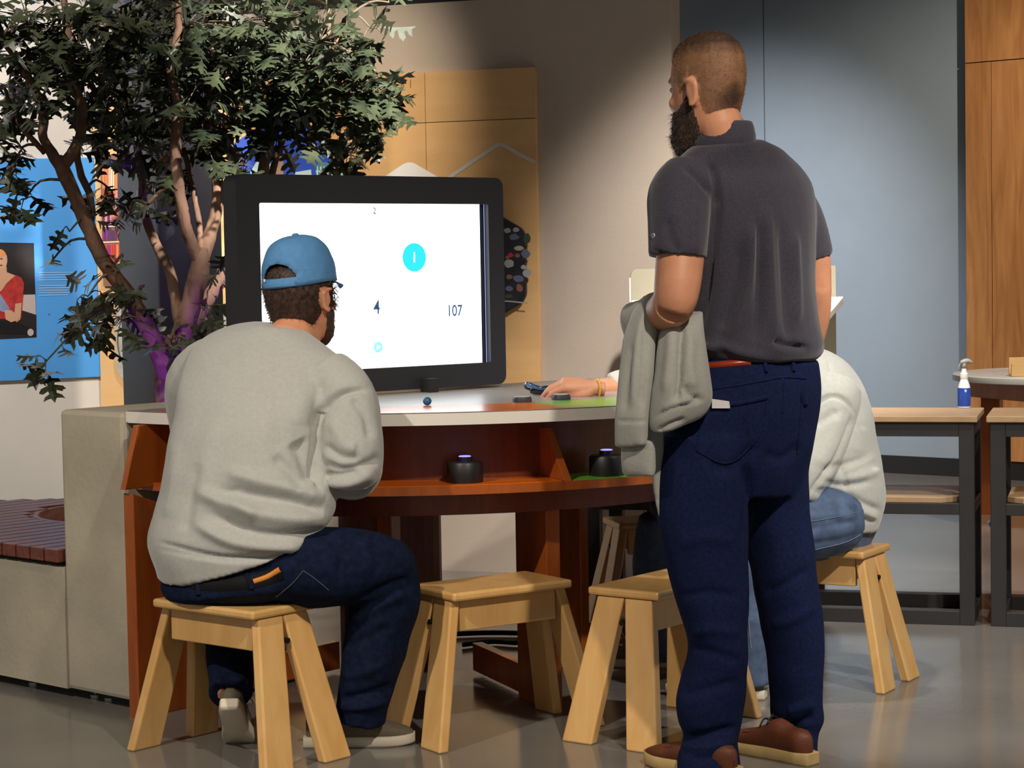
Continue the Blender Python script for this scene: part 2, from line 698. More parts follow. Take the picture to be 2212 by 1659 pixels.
strip('hexagon_outline', [(968, 420), (968, 388), (1000, 363), (1040, 336), (1068, 317), (1082, 312), (1096, 318), (1125, 335), (1156, 350)], 8, pp + bn * 0.0015, bn, mat('print_cream', (0.62, 0.58, 0.52), 0.55), disp)


def photo_board(name, label, poly, th, base, p0n):
    o = prism(name, poly, p0n * th, base, None, 0.0)
    tag(o, label, 'photo board', group='picture boards on the plywood')
    return o


def blob(name, px, py, rx, ry, p0, n, m, parent, k=12, jag=0.0):
    pts = []
    for i in range(k):
        t = 2 * math.pi * i / k
        j = 1 + jag * random.uniform(-1, 1)
        pts.append(onp(px + rx * math.cos(t) * j, py - ry * math.sin(t) * j, p0, n))
    return flat_poly(name, pts[::-1], m, parent)


def quad(name, pxs, p0, n, m, parent):
    return flat_poly(name, [onp(x, y, p0, n) for x, y in pxs], m, parent)


# city photograph: sky and pale towers
ply1 = lambda off: pp + bn * (0.001 + off)
hc = onp(611, 380, pp, bn)
city = photo_board('hexagon_photo', 'hexagonal photograph of towers under blue sky, above the monitor', hexpts(hc, 0.275, bd, bn, 0.001), 0.012, mat('print_sky', srgb(50, 84, 190), 0.4, 0.12, 1.2), bn)
pf = ply1(0.0135)
Mt = mat('print_tower', srgb(190, 215, 215), 0.4)
Mt2 = mat('print_tower_shade', srgb(80, 140, 150), 0.4)
Mt3 = mat('print_brick', srgb(160, 130, 112), 0.4)
quad('tower_print', [(541, 420), (541, 372), (552, 352), (562, 345), (562, 420)], pf, bn, Mt, city)
quad('tower_print', [(595, 420), (595, 340), (604, 330), (612, 345), (612, 420)], pf, bn, Mt3, city)
quad('tower_print', [(630, 420), (638, 372), (672, 366), (676, 420)], pf, bn, Mt, city)
quad('tower_print', [(682, 420), (682, 356), (700, 350), (737, 356), (737, 420)], pf, bn, Mt2, city)
quad('tower_print', [(733, 420), (733, 348), (739, 342), (739, 420)], pf, bn, Mt, city)
for i in range(7):
    quad('window_row', [(684 + i * 7.4, 420), (684 + i * 7.4, 360), (687 + i * 7.4, 359), (687 + i * 7.4, 420)], ply1(0.0142), bn, Mt, city)
for i in range(3):
    quad('window_row', [(682, 372 + i * 9), (682, 369 + i * 9), (737, 368 + i * 9), (737, 371 + i * 9)], ply1(0.0146), bn, Mt, city)
for i in range(4):
    quad('window_row', [(577 + i * 5, 420), (577 + i * 5, 352), (579.5 + i * 5, 352), (579.5 + i * 5, 420)], ply1(0.0142), bn, Mt, city)
# crowd photograph
hc2 = onp(1017, 574, pp, bn)
crowd = photo_board('hexagon_photo', 'dark hexagonal crowd photograph right of the monitor', hexpts(hc2, 0.285, bd, bn, 0.001), 0.02, mat('print_dark', srgb(34, 34, 44), 0.45, 0.5, 14), bn)
pf = ply1(0.0215)
rng = random.Random(3)
Mh = [mat('print_hat_a', srgb(160, 160, 158), 0.5), mat('print_hat_b', srgb(176, 166, 136), 0.5), mat('print_cloth', srgb(96, 104, 124), 0.5), mat('print_green', srgb(62, 74, 52), 0.5), mat('print_skin', srgb(134, 92, 72), 0.5), mat('print_red', srgb(196, 30, 66), 0.5)]
for (x, y, a, b, k) in [(1096, 498, 8, 6, 0), (1115, 496, 8, 5, 0), (1110, 512, 11, 7, 2), (1138, 515, 8, 12, 3), (1121, 536, 11, 5, 1), (1135, 548, 10, 10, 2), (1103, 551, 6, 5, 5), (1100, 570, 11, 9, 0), (1132, 577, 8, 5, 0), (1138, 590, 10, 8, 0), (1120, 602, 13, 8, 2), (1100, 598, 7, 5, 4), (1096, 556, 5, 4, 4), (1118, 552, 6, 5, 4), (1100, 624, 9, 6, 2), (1122, 622, 7, 9, 4), (1099, 640, 8, 5, 3)]:
    blob('crowd_print', x, y, a, b, pf + bn * 0.0003 * rng.random(), bn, Mh[k], crowd, 10, 0.15)
for _ in range(46):
    x, y = rng.uniform(910, 1086), rng.uniform(470, 655)
    if abs(y - 574) + 0.55 * abs(x - 1017) < 128:
        blob('crowd_print', x, y, rng.uniform(5, 12), rng.uniform(4, 9), pf + bn * 0.0003 * rng.random(), bn, Mh[rng.choice((0, 0, 1, 2, 2, 3, 4, 5))], crowd, 10, 0.15)
strip('crowd_rail', [(940, 640), (1086, 650), (1110, 652), (1140, 655)], 3, ply1(0.0225), bn, Mh[0], crowd)
# bookshop photograph, half behind the column
bk = photo_board('bookshelf_photo', 'photograph of crowded red and purple bookshelves beside the column', [onp(x, y, pp + bn * 0.001, bn) for x, y in [(226, 618), (300, 618), (300, 335), (219, 335)]], 0.012, mat('print_umber', srgb(120, 84, 62), 0.5, 0.3, 8), bn)
pf = ply1(0.0135)
bcols = [mat('spine_%s' % n, c, 0.5) for n, c in (('red', srgb(196, 60, 48)), ('orange', srgb(222, 124, 66)), ('purple', srgb(132, 46, 120)), ('pink', srgb(214, 130, 130)), ('plum', srgb(88, 48, 92)), ('cream', srgb(230, 196, 160)))]
rowsb = [(352, 408, (5, 3, 1)), (410, 452, (3, 1, 0)), (456, 486, (0, 4, 3)), (490, 520, (2, 4, 0)), (524, 566, (0, 1, 2))]
for y0, y1, cc in rowsb:
    x = 221.0
    while x < 300:
        ww = rng.uniform(3, 7)
        yy = y0 + rng.uniform(0, 8)
        quad('book_print', [(x, y1), (x + ww - 0.7, y1), (x + ww - 0.7, yy), (x, yy)], pf + bn * 0.0002, bn, bcols[rng.choice(cc)], bk)
        x += ww
for y0 in (453, 487, 521, 567):
    quad('shelf_print', [(220, y0 + 4), (300, y0 + 1), (300, y0 - 2), (220, y0 + 1)], pf + bn * 0.0006, bn, bcols[5], bk)
quad('dark_print', [(222, 600), (300, 600), (300, 572), (222, 572)], pf + bn * 0.0002, bn, mat('print_night', srgb(40, 42, 60), 0.5), bk)
# grey seal
sc = onp(372, 735, pp, bn)
seal = photo_board('seal_photo', 'grey engraved seal board low beside the column', hexpts(sc, 0.315, bd, bn, 0.001, 0.2), 0.014, mat('print_engraving', srgb(166, 160, 146), 0.5, 0.2, 30), bn)
pf = ply1(0.0155)
for k, (r0, mm) in enumerate(((118, 'seal_ink_a'), (96, 'seal_ink_b'))):
    strip('seal_ring', [(372 - r0 * math.cos(t), 735 + r0 * math.sin(t)) for t in np.linspace(-0.6, 1.4, 12)], 3, pf, bn, mat('seal_ink', srgb(84, 82, 76), 0.6), seal)
for i, ch in enumerate('NOVUS'):
    a = math.radians(40 + i * 7)
    pc = onp(372 - 107 * math.cos(a), 735 + 107 * math.sin(a), pf + bn * 0.0004, bn)
    rr = (bd * math.sin(a) - Z3 * math.cos(a))
    place_text('seal_letter', ch, 0.028, pc, rr, bn.cross(rr), mat('seal_ink', srgb(84, 82, 76)), seal)

# ================================================================== blue mural with a portrait photograph on the white wall
lp = BA + ln * 0.012
mural = prism('mural_panel', [onp(x, y, lp - ln * 0.011, ln) for x, y in [(-260, 834), (221, 813), (216, 340), (-260, 350)]], ln * 0.011, mat('mural_blue', srgb(80, 160, 234), 0.55, 0.05, 3))
tag(mural, 'bright blue mural panel on the white wall behind the tree', 'mural')
M_ph = mat('photo_black', srgb(38, 33, 36), 0.5)
Lo = lambda k: lp + ln * (0.001 + 0.0006 * k)
ph = quad('portrait_photo', [(-120, 738), (79, 728), (73, 525), (-120, 522)], Lo(0), ln, M_ph, mural)
skin = mat('print_tan', srgb(206, 160, 128), 0.5)
skin_h = mat('print_tan_warm', srgb(214, 140, 80), 0.5)
redp = mat('print_crimson', srgb(176, 52, 50), 0.5, 0.3, 40)
jean = mat('print_denim', srgb(128, 140, 168), 0.5, 0.3, 30)
pale = mat('print_pale', srgb(196, 180, 176), 0.5)
quad('bench_print', [(-120, 700), (78, 690), (76, 636), (-120, 642)], Lo(1), ln, pale, ph)
quad('shade_print', [(-120, 738), (78.5, 728), (78, 680), (40, 668), (-120, 690)], Lo(2), ln, M_ph, ph)
quad('shirt_print', [(-60, 690), (46, 688), (50, 640), (52, 612), (46, 600), (34, 594), (14, 612), (2, 630), (-60, 610)], Lo(3), ln, redp, ph)
quad('neck_print', [(2, 630), (14, 612), (33, 595), (15, 588), (14, 575), (-20, 575), (-40, 600)], Lo(4), ln, skin, ph)
blob('head_print', -1, 562, 17, 24, Lo(5), ln, skin, ph, 16)
blob('hair_print', -2, 548, 14, 8, Lo(6), ln, skin_h, ph, 12)
blob('eye_print', 3, 559, 3, 1.4, Lo(7), ln, M_ph, ph, 8)
blob('mouth_print', 2, 573, 4, 1.5, Lo(7), ln, mat('print_lip', srgb(130, 50, 44), 0.5), ph, 8)
quad('arm_print', [(33, 656), (47, 654), (44, 690), (36, 696), (30, 690)], Lo(5), ln, skin, ph)
quad('leg_print', [(-30, 640), (0, 634), (22, 668), (12, 676), (-30, 660)], Lo(6), ln, jean, ph)
quad('hand_print', [(10, 670), (24, 670), (42, 684), (38, 692), (24, 696), (12, 690)], Lo(7), ln, skin, ph)
quad('trouser_print', [(-60, 720), (70, 722), (64, 708), (40, 696), (0, 694), (-60, 690)], Lo(4), ln, mat('print_ink', srgb(22, 22, 26), 0.5), ph)
blob('foot_print', 66, 718, 7, 8, Lo(7), ln, pale, ph, 10)
Mtx = mat('mural_text', srgb(176, 210, 236), 0.5)
for y0, n0 in ((588, 4), (616, 5)):
    for i in range(n0):
        quad('text_line', [(84, y0 + 2 + i * 5.2), (158 - (i * 7) % 17, y0 + 1 + i * 5.2), (158 - (i * 7) % 17, y0 - 0.4 + i * 5.2), (84, y0 + 0.6 + i * 5.2)], Lo(1), ln, Mtx, mural)
for x, y in ((103, 529), (150, 528), (106, 679)):
    blob('screw_head', x, y, 1.3, 1.3, Lo(1), ln, M_ph, mural, 8)

# ================================================================== concrete planter, slatted bench
F2 = V2(-1.137, 6.06)
fd = V2(0.741, -0.671).normalized()
qd = V2(0.671, 0.741).normalized()
F1 = F2 - fd * 0.309
pl_ = empty('concrete_planter', F2)
tag(pl_, 'cast concrete planter block beside the round table', 'planter')


def oblong(name, a, b, L, z0, z1, m, parent, bevel=0.0):
    return hex_obj(name, [a + Z3 * z0, b + Z3 * z0, b + qd * L + Z3 * z0, a + qd * L + Z3 * z0, a + Z3 * z1, b + Z3 * z1, b + qd * L + Z3 * z1, a + qd * L + Z3 * z1], m, parent, bevel)


oblong('tall_block', F1, F2, 0.62, 0.03, 0.88, M_conc, pl_, 0.014)
oblong('recessed_base', F1 - fd * 2.4 + qd * 0.10, F2 - fd * 0.04 + qd * 0.06, 0.75, 0.0, 0.05, M_black, pl_)
lowb = bmesh.new()
add_hex(lowb, [p + Z3 * z for z in (0.03, 0.40) for p in (F1 - fd * 2.6, F1 - fd * 0.001, F1 - fd * 0.001 + qd * 0.16, F1 - fd * 2.6 + qd * 0.16)])
bm_obj('low_wall', lowb, M_conc, pl_)
for k, t in enumerate((0.02, 0.09, -0.3)):
    p = F1 + fd * (t + 0.03) + qd * 0.07
    lathe_obj('levelling_foot', [(0.02, 0), (0.02, 0.008), (0.008, 0.01), (0.008, 0.04)], p, mat('zinc', (0.35, 0.35, 0.34), 0.35, metal=0.8), pl_, 12)
bench_s = empty('slatted_bench', F1 - fd * 0.4)
tag(bench_s, 'dark hardwood slatted bench top with a round tree well, far left', 'bench')
HC, HR = V2(-1.33, 7.30), 0.37
pitch = 0.074
k = -32
while k < 5:
    t0 = k * pitch
    t1 = t0 + pitch - 0.009
    a, b = F1 - fd * 0.004 + fd * t0, F1 - fd * 0.004 + fd * t1
    tm = (t0 + t1) / 2
    start = -0.015 if t1 <= 0 else 0.63
    base = F1 + fd * tm
    rel = HC - base
    al = rel.dot(qd)
    off = abs(rel.dot(fd))
    s_end = min((-0.95 - base.x) / qd.x, (7.72 - base.y) / qd.y)
    spans = [(start, s_end)]
    if off < HR:
        h = math.sqrt(HR * HR - off * off)
        spans = [(start, al - h), (al + h, s_end)]
    for s0, s1 in spans:
        if s1 - s0 > 0.05:
            hex_obj('slat', [p + qd * s + Z3 * z for z in (0.415, 0.455) for p, s in ((a, s0), (b, s0), (b, s1), (a, s1))], M_slat, bench_s, 0.003)
    k += 1
rb = bmesh.new()
n = 48
ro = [ell(HC + Z3 * z, V2(r, 0), V2(0, r), n) for r, z in ((HR - 0.004, 0.452), (HR - 0.03, 0.452), (HR - 0.03, 0.33), (HR - 0.004, 0.33))]
vr = add_rings(rb, ro, False, False)
for i in range(n):
    rb.faces.new((vr[3][i], vr[3][(i + 1) % n], vr[0][(i + 1) % n], vr[0][i]))
bm_obj('well_ring', rb, M_slat, bench_s, True)
for t in (-2.2, -1.5, -0.8, -0.2):
    p = F1 + fd * t + qd * 0.16
    oblong('bearer', p - fd * 0.03, p + fd * 0.03, 1.0, 0.385, 0.414, M_black, bench_s)
soil = lathe_obj('soil', [(0.345, 0.05), (0.345, 0.30), (0.2, 0.33), (0.02, 0.34)], HC, mat('soil', (0.02, 0.014, 0.01), 0.95, 0.4, 20, 0.6, 40), bench_s, 32)
soil['kind'] = 'stuff'

# ================================================================== round exhibit table
TC = V2(-0.2926, 6.96)
TR, TZ = 1.225, 0.885
SR, SZ = 1.20, 0.678
tb = empty('exhibit_table', TC)
tag(tb, 'rounded cherry wood game table with white-edged top and lower shelf', 'table')
mR0 = W(1094, 830, 6.95)
mL0 = W(520, 862, 6.32)
mL0.z = mR0.z = 0.896
md = (mR0 - mL0)
mW = md.length
md.normalize()
mn = V2(md.y, -md.x)
HALF = [(F2 + fd * 0.003, fd), (V2(mR0.x, mR0.y) - mn * 0.16, mn)]


def disc_poly(R, a0=0, a1=360, r0=0.0, n=144, clip=True):
    m = max(4, int(n * (a1 - a0) / 360))
    pts = [TC + V2(R * math.cos(math.radians(a0 + (a1 - a0) * i / m)), R * math.sin(math.radians(a0 + (a1 - a0) * i / m))) for i in range(m + (0 if a1 - a0 >= 360 else 1))]
    if r0 > 0:
        pts += [TC + V2(r0 * math.cos(math.radians(a1 + (a0 - a1) * i / m)), r0 * math.sin(math.radians(a1 + (a0 - a1) * i / m))) for i in range(m + 1)]
    if not clip:
        return pts
    for cp_, cn_ in HALF:
        out = []
        L = len(pts)
        for i in range(L):
            p, q = pts[i], pts[(i + 1) % L]
            dp, dq = (p - cp_).dot(cn_), (q - cp_).dot(cn_)
            if dp >= 0:
                out.append(p)
            if dp * dq < 0:
                out.append(p + (q - p) * (dp / (dp - dq)))
        pts = out
    return pts


def zed(pts, z):
    return [p + Z3 * z for p in pts]


prism('table_top', zed(disc_poly(TR), TZ - 0.034), Z3 * 0.033, M_lam, tb, 0.003)
prism('black_seam', zed(disc_poly(TR - 0.005), TZ - 0.0012), Z3 * 0.0012, M_black, tb)
M_gry = wood('grey_laminate', srgb(150, 146, 142), srgb(172, 168, 163), (0.8, 6, 6), 5, 0.28)
prism('grey_surface', zed(disc_poly(TR - 0.009), TZ), Z3 * 0.0008, M_gry, tb)
FA = -68.0
sec_c = {FA - 60: mat('sheet_orange', srgb(226, 112, 24), 0.22), FA: mat('sheet_green', srgb(120, 196, 62), 0.22), FA + 60: mat('sheet_blue', srgb(84, 150, 196), 0.22)}
for a, mm in sec_c.items():
    prism('colour_sheet', zed(disc_poly(TR - 0.009, a, a + 60, 0.92), TZ + 0.0009), Z3 * 0.0006, mm, tb)
prism('lower_shelf', zed(disc_poly(SR), SZ - 0.024), Z3 * 0.024, M_table, tb, 0.004)
for a, mm in sec_c.items():
    prism('shelf_sheet', zed(disc_poly(SR - 0.012, a + 0.8, a + 59.2, 1.014), SZ + 0.0002), Z3 * 0.0015, mm, tb)
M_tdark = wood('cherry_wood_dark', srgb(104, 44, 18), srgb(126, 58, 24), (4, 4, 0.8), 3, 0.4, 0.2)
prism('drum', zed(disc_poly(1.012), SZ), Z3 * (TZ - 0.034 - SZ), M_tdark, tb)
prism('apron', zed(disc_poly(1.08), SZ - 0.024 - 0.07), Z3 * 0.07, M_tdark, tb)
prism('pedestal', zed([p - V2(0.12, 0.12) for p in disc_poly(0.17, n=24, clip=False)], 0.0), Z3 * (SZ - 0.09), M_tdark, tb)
for a, r_in, r_out in ((FA - 61.5, 1.09, 1.285), (FA, 0.84, 1.075), (FA + 60, 0.84, 1.075), (FA - 30, 0.58, 0.72), (FA + 30, 0.5, 0.65)):
    e = V2(math.cos(math.radians(a)), math.sin(math.radians(a)))
    t_ = V2(-e.y, e.x) * 0.0115
    o = TC
    if r_in > 0.8:
        ro_, rt_, zt2 = (1.305, 1.25, 0.848) if r_in > 1.0 else (SR - 0.006, 1.055, 0.82)
        prism('divider', [o + e * ro_ - t_ + Z3 * (SZ - (0.012 if r_in > 1.0 else 0)), o + e * 1.008 - t_ + Z3 * (SZ - (0.012 if r_in > 1.0 else 0)), o + e * 1.008 - t_ + Z3 * zt2, o + e * rt_ - t_ + Z3 * zt2], t_ * 2, M_table, tb, 0.002)
    t2 = V2(-e.y, e.x) * 0.022
    zt_ = SZ - 0.0945 if r_out < 1.1 else SZ - 0.0245
    prism('leg', [o + e * r_out - t2, o + e * r_in - t2, o + e * r_in - t2 + Z3 * (SZ - 0.0945), o + e * r_out - t2 + Z3 * zt_], t2 * 2, M_table, tb, 0.003)
    if r_in > 0.8:
        prism('foot_rail', [o + e * r_in - t2 * 0.8 + Z3 * 0.012, o + e * 0.45 - t2 * 0.8 + Z3 * 0.012, o + e * 0.45 - t2 * 0.8 + Z3 * 0.10, o + e * r_in - t2 * 0.8 + Z3 * 0.10], t2 * 1.6, M_table, tb, 0.003)

# --- monitor on the table
mH = 0.685
mon = empty('monitor', (mL0 + mR0) / 2)
tag(mon, 'large black framed game monitor standing on the round table', 'monitor')
M_bez = mat('bezel_black', srgb(36, 36, 42), 0.45)


def mp_(u, v, off=0.0):
    return mL0 + md * u + Z3 * v + mn * off


def rrect(u0, v0, u1, v1, r, off, k=5):
    out = []
    for cx, cy, a0 in ((u1 - r, v0 + r, -90), (u1 - r, v1 - r, 0), (u0 + r, v1 - r, 90), (u0 + r, v0 + r, 180)):
        for i in range(k + 1):
            t = math.radians(a0 + 90 * i / k)
            out.append(mp_(cx + r * math.cos(t), cy + r * math.sin(t), off))
    return out


def uv_of(px, py):
    p = onp(px, py, mL0, mn)
    return (p - mL0).dot(md), p.z - mL0.z


su0, sv1 = uv_of(560, 438)
su1, _ = uv_of(1046, 442)
_, sv0 = uv_of(900, 791)
# bezel with the opening, body behind
bm = bmesh.new()
outer = rrect(0, 0, mW, mH, 0.03, 0.0)
inner = rrect(su0, sv0, su1 + 0.016, sv1, 0.006, 0.0)
innb = rrect(su0, sv0, su1 + 0.016, sv1, 0.006, -0.028)
outb = rrect(0, 0, mW, mH, 0.03, -0.075)
vo, vi, vb, vq = [[bm.verts.new(p) for p in L] for L in (outer, inner, innb, outb)]
n = len(vo)
for i in range(n):
    j = (i + 1) % n
    bm.faces.new((vo[i], vo[j], vi[j], vi[i]))
    bm.faces.new((vi[i], vi[j], vb[j], vb[i]))
    bm.faces.new((vo[j], vo[i], vq[i], vq[j]))
bm.faces.new(vq)
bm.faces.new(vb[::-1])
bm_obj('housing', bm, M_bez, mon)
M_scr = emit('screen_white', (0.93, 0.98, 1.0), 2.2)
scr = flat_poly('screen', [mp_(su0, sv0, -0.027), mp_(su1, sv0, -0.027), mp_(su1, sv1, -0.027), mp_(su0, sv1, -0.027)], M_scr, mon)
flat_poly('painted_glass_glint', [mp_(su1 + 0.012, sv0, -0.02), mp_(su1 + 0.014, sv0, -0.02), mp_(su1 + 0.014, sv1, -0.02), mp_(su1 + 0.012, sv1, -0.02)], emit('painted_glint', (0.35, 0.45, 1.0), 0.9), scr)  # reflection beside the screen, painted as a thin glowing strip
so = -0.0262


def suv(px, py):
    p = onp(px, py, mL0 + mn * so, mn)
    return p


def sdisc(name, px, py, r, m, k=40, r0=0.0):
    c = suv(px, py)
    if r0 == 0:
        return flat_poly(name, [c + md * (r * math.cos(2 * math.pi * i / k)) + Z3 * (r * math.sin(2 * math.pi * i / k)) for i in range(k)], m, scr)
    vs = [c + md * (rr * math.cos(2 * math.pi * i / k)) + Z3 * (rr * math.sin(2 * math.pi * i / k)) for i in range(k) for rr in (r, r0)]
    me = bpy.data.meshes.new(name)
    me.from_pydata([tuple(v) for v in vs], [], [(2 * i, 2 * ((i + 1) % k), 2 * ((i + 1) % k) + 1, 2 * i + 1) for i in range(k)])
    return link(name, me, m, scr)


E_teal = emit('ui_teal', (0.02, 0.56, 0.66), 1.0)
E_lil = emit('ui_lilac', (0.72, 0.66, 0.86), 1.0)
E_mint = emit('ui_mint', (0.86, 0.98, 0.98), 1.0)
E_navy = emit('ui_navy', (0.02, 0.05, 0.12), 1.0)
E_gray = emit('ui_grey', (0.60, 0.66, 0.70), 1.0)
E_faint = emit('ui_faint', (0.80, 0.87, 0.89), 1.0)
E_wht = emit('ui_white', (1, 1, 1), 2.0)
E_aqua = emit('ui_aqua', (0.25, 0.80, 0.76), 1.0)
sdisc('teal_badge', 895, 556, 0.0465, E_teal)
sdisc('lilac_badge', 977, 556, 0.0455, E_lil)
sdisc('mint_badge', 810, 556, 0.0455, E_mint)
sdisc('score_ring', 814, 666, 0.0865, E_gray, 64, 0.0850)
sdisc('play_badge', 817, 750, 0.018, E_aqua)
so = -0.0258


def stext(body, size, px, py, m, sx=1.0, align='CENTER', bold=0.012):
    return place_text('screen_text', body, size, suv(px, py), md, Z3, m, scr, sx, align, bold)


c = suv(817, 750)
flat_poly('play_mark', [c + md * 0.009, c - md * 0.005 + Z3 * 0.008, c - md * 0.005 - Z3 * 0.008], E_wht, scr)
stext('1', 0.046, 895, 557, E_wht, 0.9)
stext('0', 0.046, 977, 557, E_wht, 0.8)
stext('4', 0.062, 814, 665, E_navy, 0.82)
stext('107', 0.052, 982, 672, E_navy, 0.82)
stext('2', 0.028, 809, 456, E_navy, 0.85)
stext('Most rounds', 0.0155, 984, 634, E_gray, 0.95)
stext('played today', 0.0155, 984, 645, E_gray, 0.95)
stext('La mayor\u00eda de las', 0.0155, 985, 703, E_gray, 0.95)
stext('rondas jugadas hoy', 0.0155, 985, 715, E_gray, 0.95)
for (x, y, wv) in ((935, 472, 131), (938, 485, 136), (652, 470, 140), (646, 483, 116)):
    i = 0
    xx = x - wv / 2
    while xx < x + wv / 2:
        ww = rng.uniform(5, 15)
        p = [suv(xx, y + 2), suv(xx + ww, y + 2), suv(xx + ww, y - 2.5), suv(xx, y - 2.5)]
        flat_poly('faint_text', p, E_faint, scr)
        xx += ww + 3
# tab with the round number
so = -0.0264
for pts in ([(769, 438), (769, 466)], [(848, 438), (848, 467)], [(773, 472), (844, 473)]):
    (x0, y0), (x1, y1) = pts
    if x0 == x1:
        p = [suv(x0 - 0.7, y0), suv(x0 + 0.7, y0), suv(x1 + 0.7, y1), suv(x1 - 0.7, y1)]
    else:
        p = [suv(x0, y0 + 0.8), suv(x1, y1 + 0.8), suv(x1, y1 - 0.8), suv(x0, y0 - 0.8)]
    flat_poly('tab_outline', p, E_gray, scr)
for pts in ([(769, 466), (773, 472)], [(848, 467), (844, 473)]):
    (x0, y0), (x1, y1) = pts
    flat_poly('tab_outline', [suv(x0 - 0.7, y0), suv(x0 + 0.7, y0), suv(x1 + 0.5, y1 + 0.5), suv(x1 - 0.7, y1 + 0.5)], E_gray, scr)
# stand
st_c = G(938, 848, TZ)
for cc in (st_c, mp_(mW * 0.22, 0) - Z3 * 0.02):
    hex_obj('stand', [cc + md * a + mn * b + Z3 * (z - cc.z) for z in (TZ + 0.001, 0.93) for a, b in ((-0.018, 0), (0.018, 0), (0.018, -0.05), (-0.018, -0.05))], M_black, mon)

# --- things on the table
M_ring = mat('puck_dark', srgb(52, 54, 62), 0.35)
for px, py, lab in ((1128, 868, 'round dark game puck with pale top, nearer the ball'), (1212, 863, 'round dark game puck with pale top, beside the hand')):
    g = G(px, py, TZ + 0.0016)
    o = empty('game_puck', g)
    tag(o, lab, 'puck', 'round pucks on the table top')
    lathe_obj('body', [(0.029, 0.0), (0.0295, 0.004), (0.027, 0.0145), (0.0245, 0.0155)], g, M_ring, o)
    lathe_obj('top_disc', [(0.0235, 0.0145), (0.0235, 0.0162), (0.0225, 0.0166)], g, mat('puck_pale', srgb(190, 196, 206), 0.3), o)
g = G(923, 876, TZ + 0.001)
bm = bmesh.new()
bmesh.ops.create_icosphere(bm, subdivisions=3, radius=0.0128)
bmesh.ops.translate(bm, verts=bm.verts, vec=g + Z3 * 0.0128)
tag(bm_obj('ball', bm, mat('blue_rubber', srgb(34, 96, 140), 0.45), None, True), 'small blue ball on the table in front of the monitor', 'ball')
for px, py, lab in ((1005, 1041, 'black game buzzer with glowing button on the orange shelf'), (1311, 1026, 'black game buzzer with glowing button on the green shelf')):
    g = G(px, py, SZ + 0.002)
    o = empty('game_buzzer', g)
    tag(o, lab, 'buzzer', 'buzzers on the lower shelf')
    lathe_obj('base', [(0.050, 0.0), (0.051, 0.003), (0.051, 0.052), (0.047, 0.058), (0.020, 0.060)], g, mat('buzzer_black', srgb(26, 26, 30), 0.45, 0.1, 30), o)
    lathe_obj('collar', [(0.021, 0.058), (0.021, 0.070), (0.019, 0.072)], g, mat('collar_dark', srgb(24, 22, 44), 0.3), o)
    lathe_obj('button', [(0.0175, 0.071), (0.0175, 0.0735), (0.015, 0.0745)], g, emit('button_glow', (0.28, 0.24, 1.0), 1.3), o)

# --- sunglasses on the table by the hand
sg = empty('sunglasses', G(1165, 856, TZ + 0.002))
tag(sg, 'wraparound sunglasses with blue mirror frame next to the hand', 'sunglasses')
gb = G(1160, 853, TZ + 0.002)
M_lens = mat('lens_black', (0.008, 0.008, 0.012), 0.08, coat=1.0)
M_mir = mat('mirror_blue', srgb(120, 160, 220), 0.12, metal=0.9)
for sx in (0, 1):
    c = gb + V2(0.002 + sx * 0.028, sx * 0.06, 0.012)
    bm = bmesh.new()
    tube(bm, [c + Vector((-0.024, -0.004, 0.0)), c + Vector((-0.008, 0.002, 0.0)), c + Vector((0.012, 0.003, 0.0)), c + Vector((0.024, -0.002, 0.0))], [0.006, 0.012, 0.012, 0.007], 12, 4)
    bm_obj('lens', bm, M_lens, sg, True)
tube_obj('brow_frame', [gb + Vector((-0.034, -0.004, 0.034)), gb + Vector((-0.026, -0.008, 0.034)), gb + Vector((-0.008, -0.008, 0.026)), gb + Vector((0.016, -0.005, 0.020)), gb + Vector((0.04, 0.02, 0.017)), gb + Vector((0.055, 0.06, 0.016))], [0.006, 0.0075, 0.007, 0.006, 0.006, 0.005], M_mir, sg, 10, 5)
tube_obj('temple', [gb + Vector((-0.034, -0.004, 0.034)), gb + Vector((-0.03, 0.0, 0.02)), gb + Vector((0.03, 0.01, 0.010)), gb + Vector((0.085, 0.02, 0.004))], [0.005, 0.004, 0.003, 0.003], M_lens, sg, 8, 5)
tube_obj('temple', [gb + Vector((0.055, 0.06, 0.016)), gb + Vector((0.06, 0.055, 0.012)), gb + Vector((0.10, 0.0, 0.004))], [0.004, 0.003, 0.003], M_lens, sg, 8, 5)


# ================================================================== stools
def make_stool():
    r = empty('stool')
    r['_local'] = 1
    # seat
    bm = bmesh.new()
    add_box(bm, (-0.196, -0.115, 0.392), (0.196, 0.115, 0.415), 0.007)
    bm_obj('seat', bm, M_stool, r)
    for sx in (-1, 1):
        for sy in (-1, 1):
            x0, x1, X0, X1 = 0.158, 0.188, 0.245, 0.275
            pts = []
            for z, ya, yb, xa, xb in ((0.0, 0.056, 0.154, X0, X1), (0.3915, 0.0005, 0.088, x0, x1)):
                pts += [(sx * xa, sy * ya, z), (sx * xb, sy * ya, z), (sx * xb, sy * yb, z), (sx * xa, sy * yb, z)]
            hex_obj('leg', pts, M_stool, r, 0.005)
    for sy in (-1, 1):
        box_obj('rail', (-0.158, sy * 0.074 - 0.010, 0.305), (0.158, sy * 0.074 + 0.010, 0.391), M_stool, r, 0.003)
    for sx in (-1, 1):
        bm = bmesh.new()
        tube(bm, [(sx * 0.17, 0, 0.325), (sx * 0.2045, 0, 0.325)], [0.0075, 0.0075], 14, 1)
        bm_obj('bolt', bm, mat('bolt_dark', (0.02, 0.018, 0.016), 0.4, metal=0.6), r)
    return r


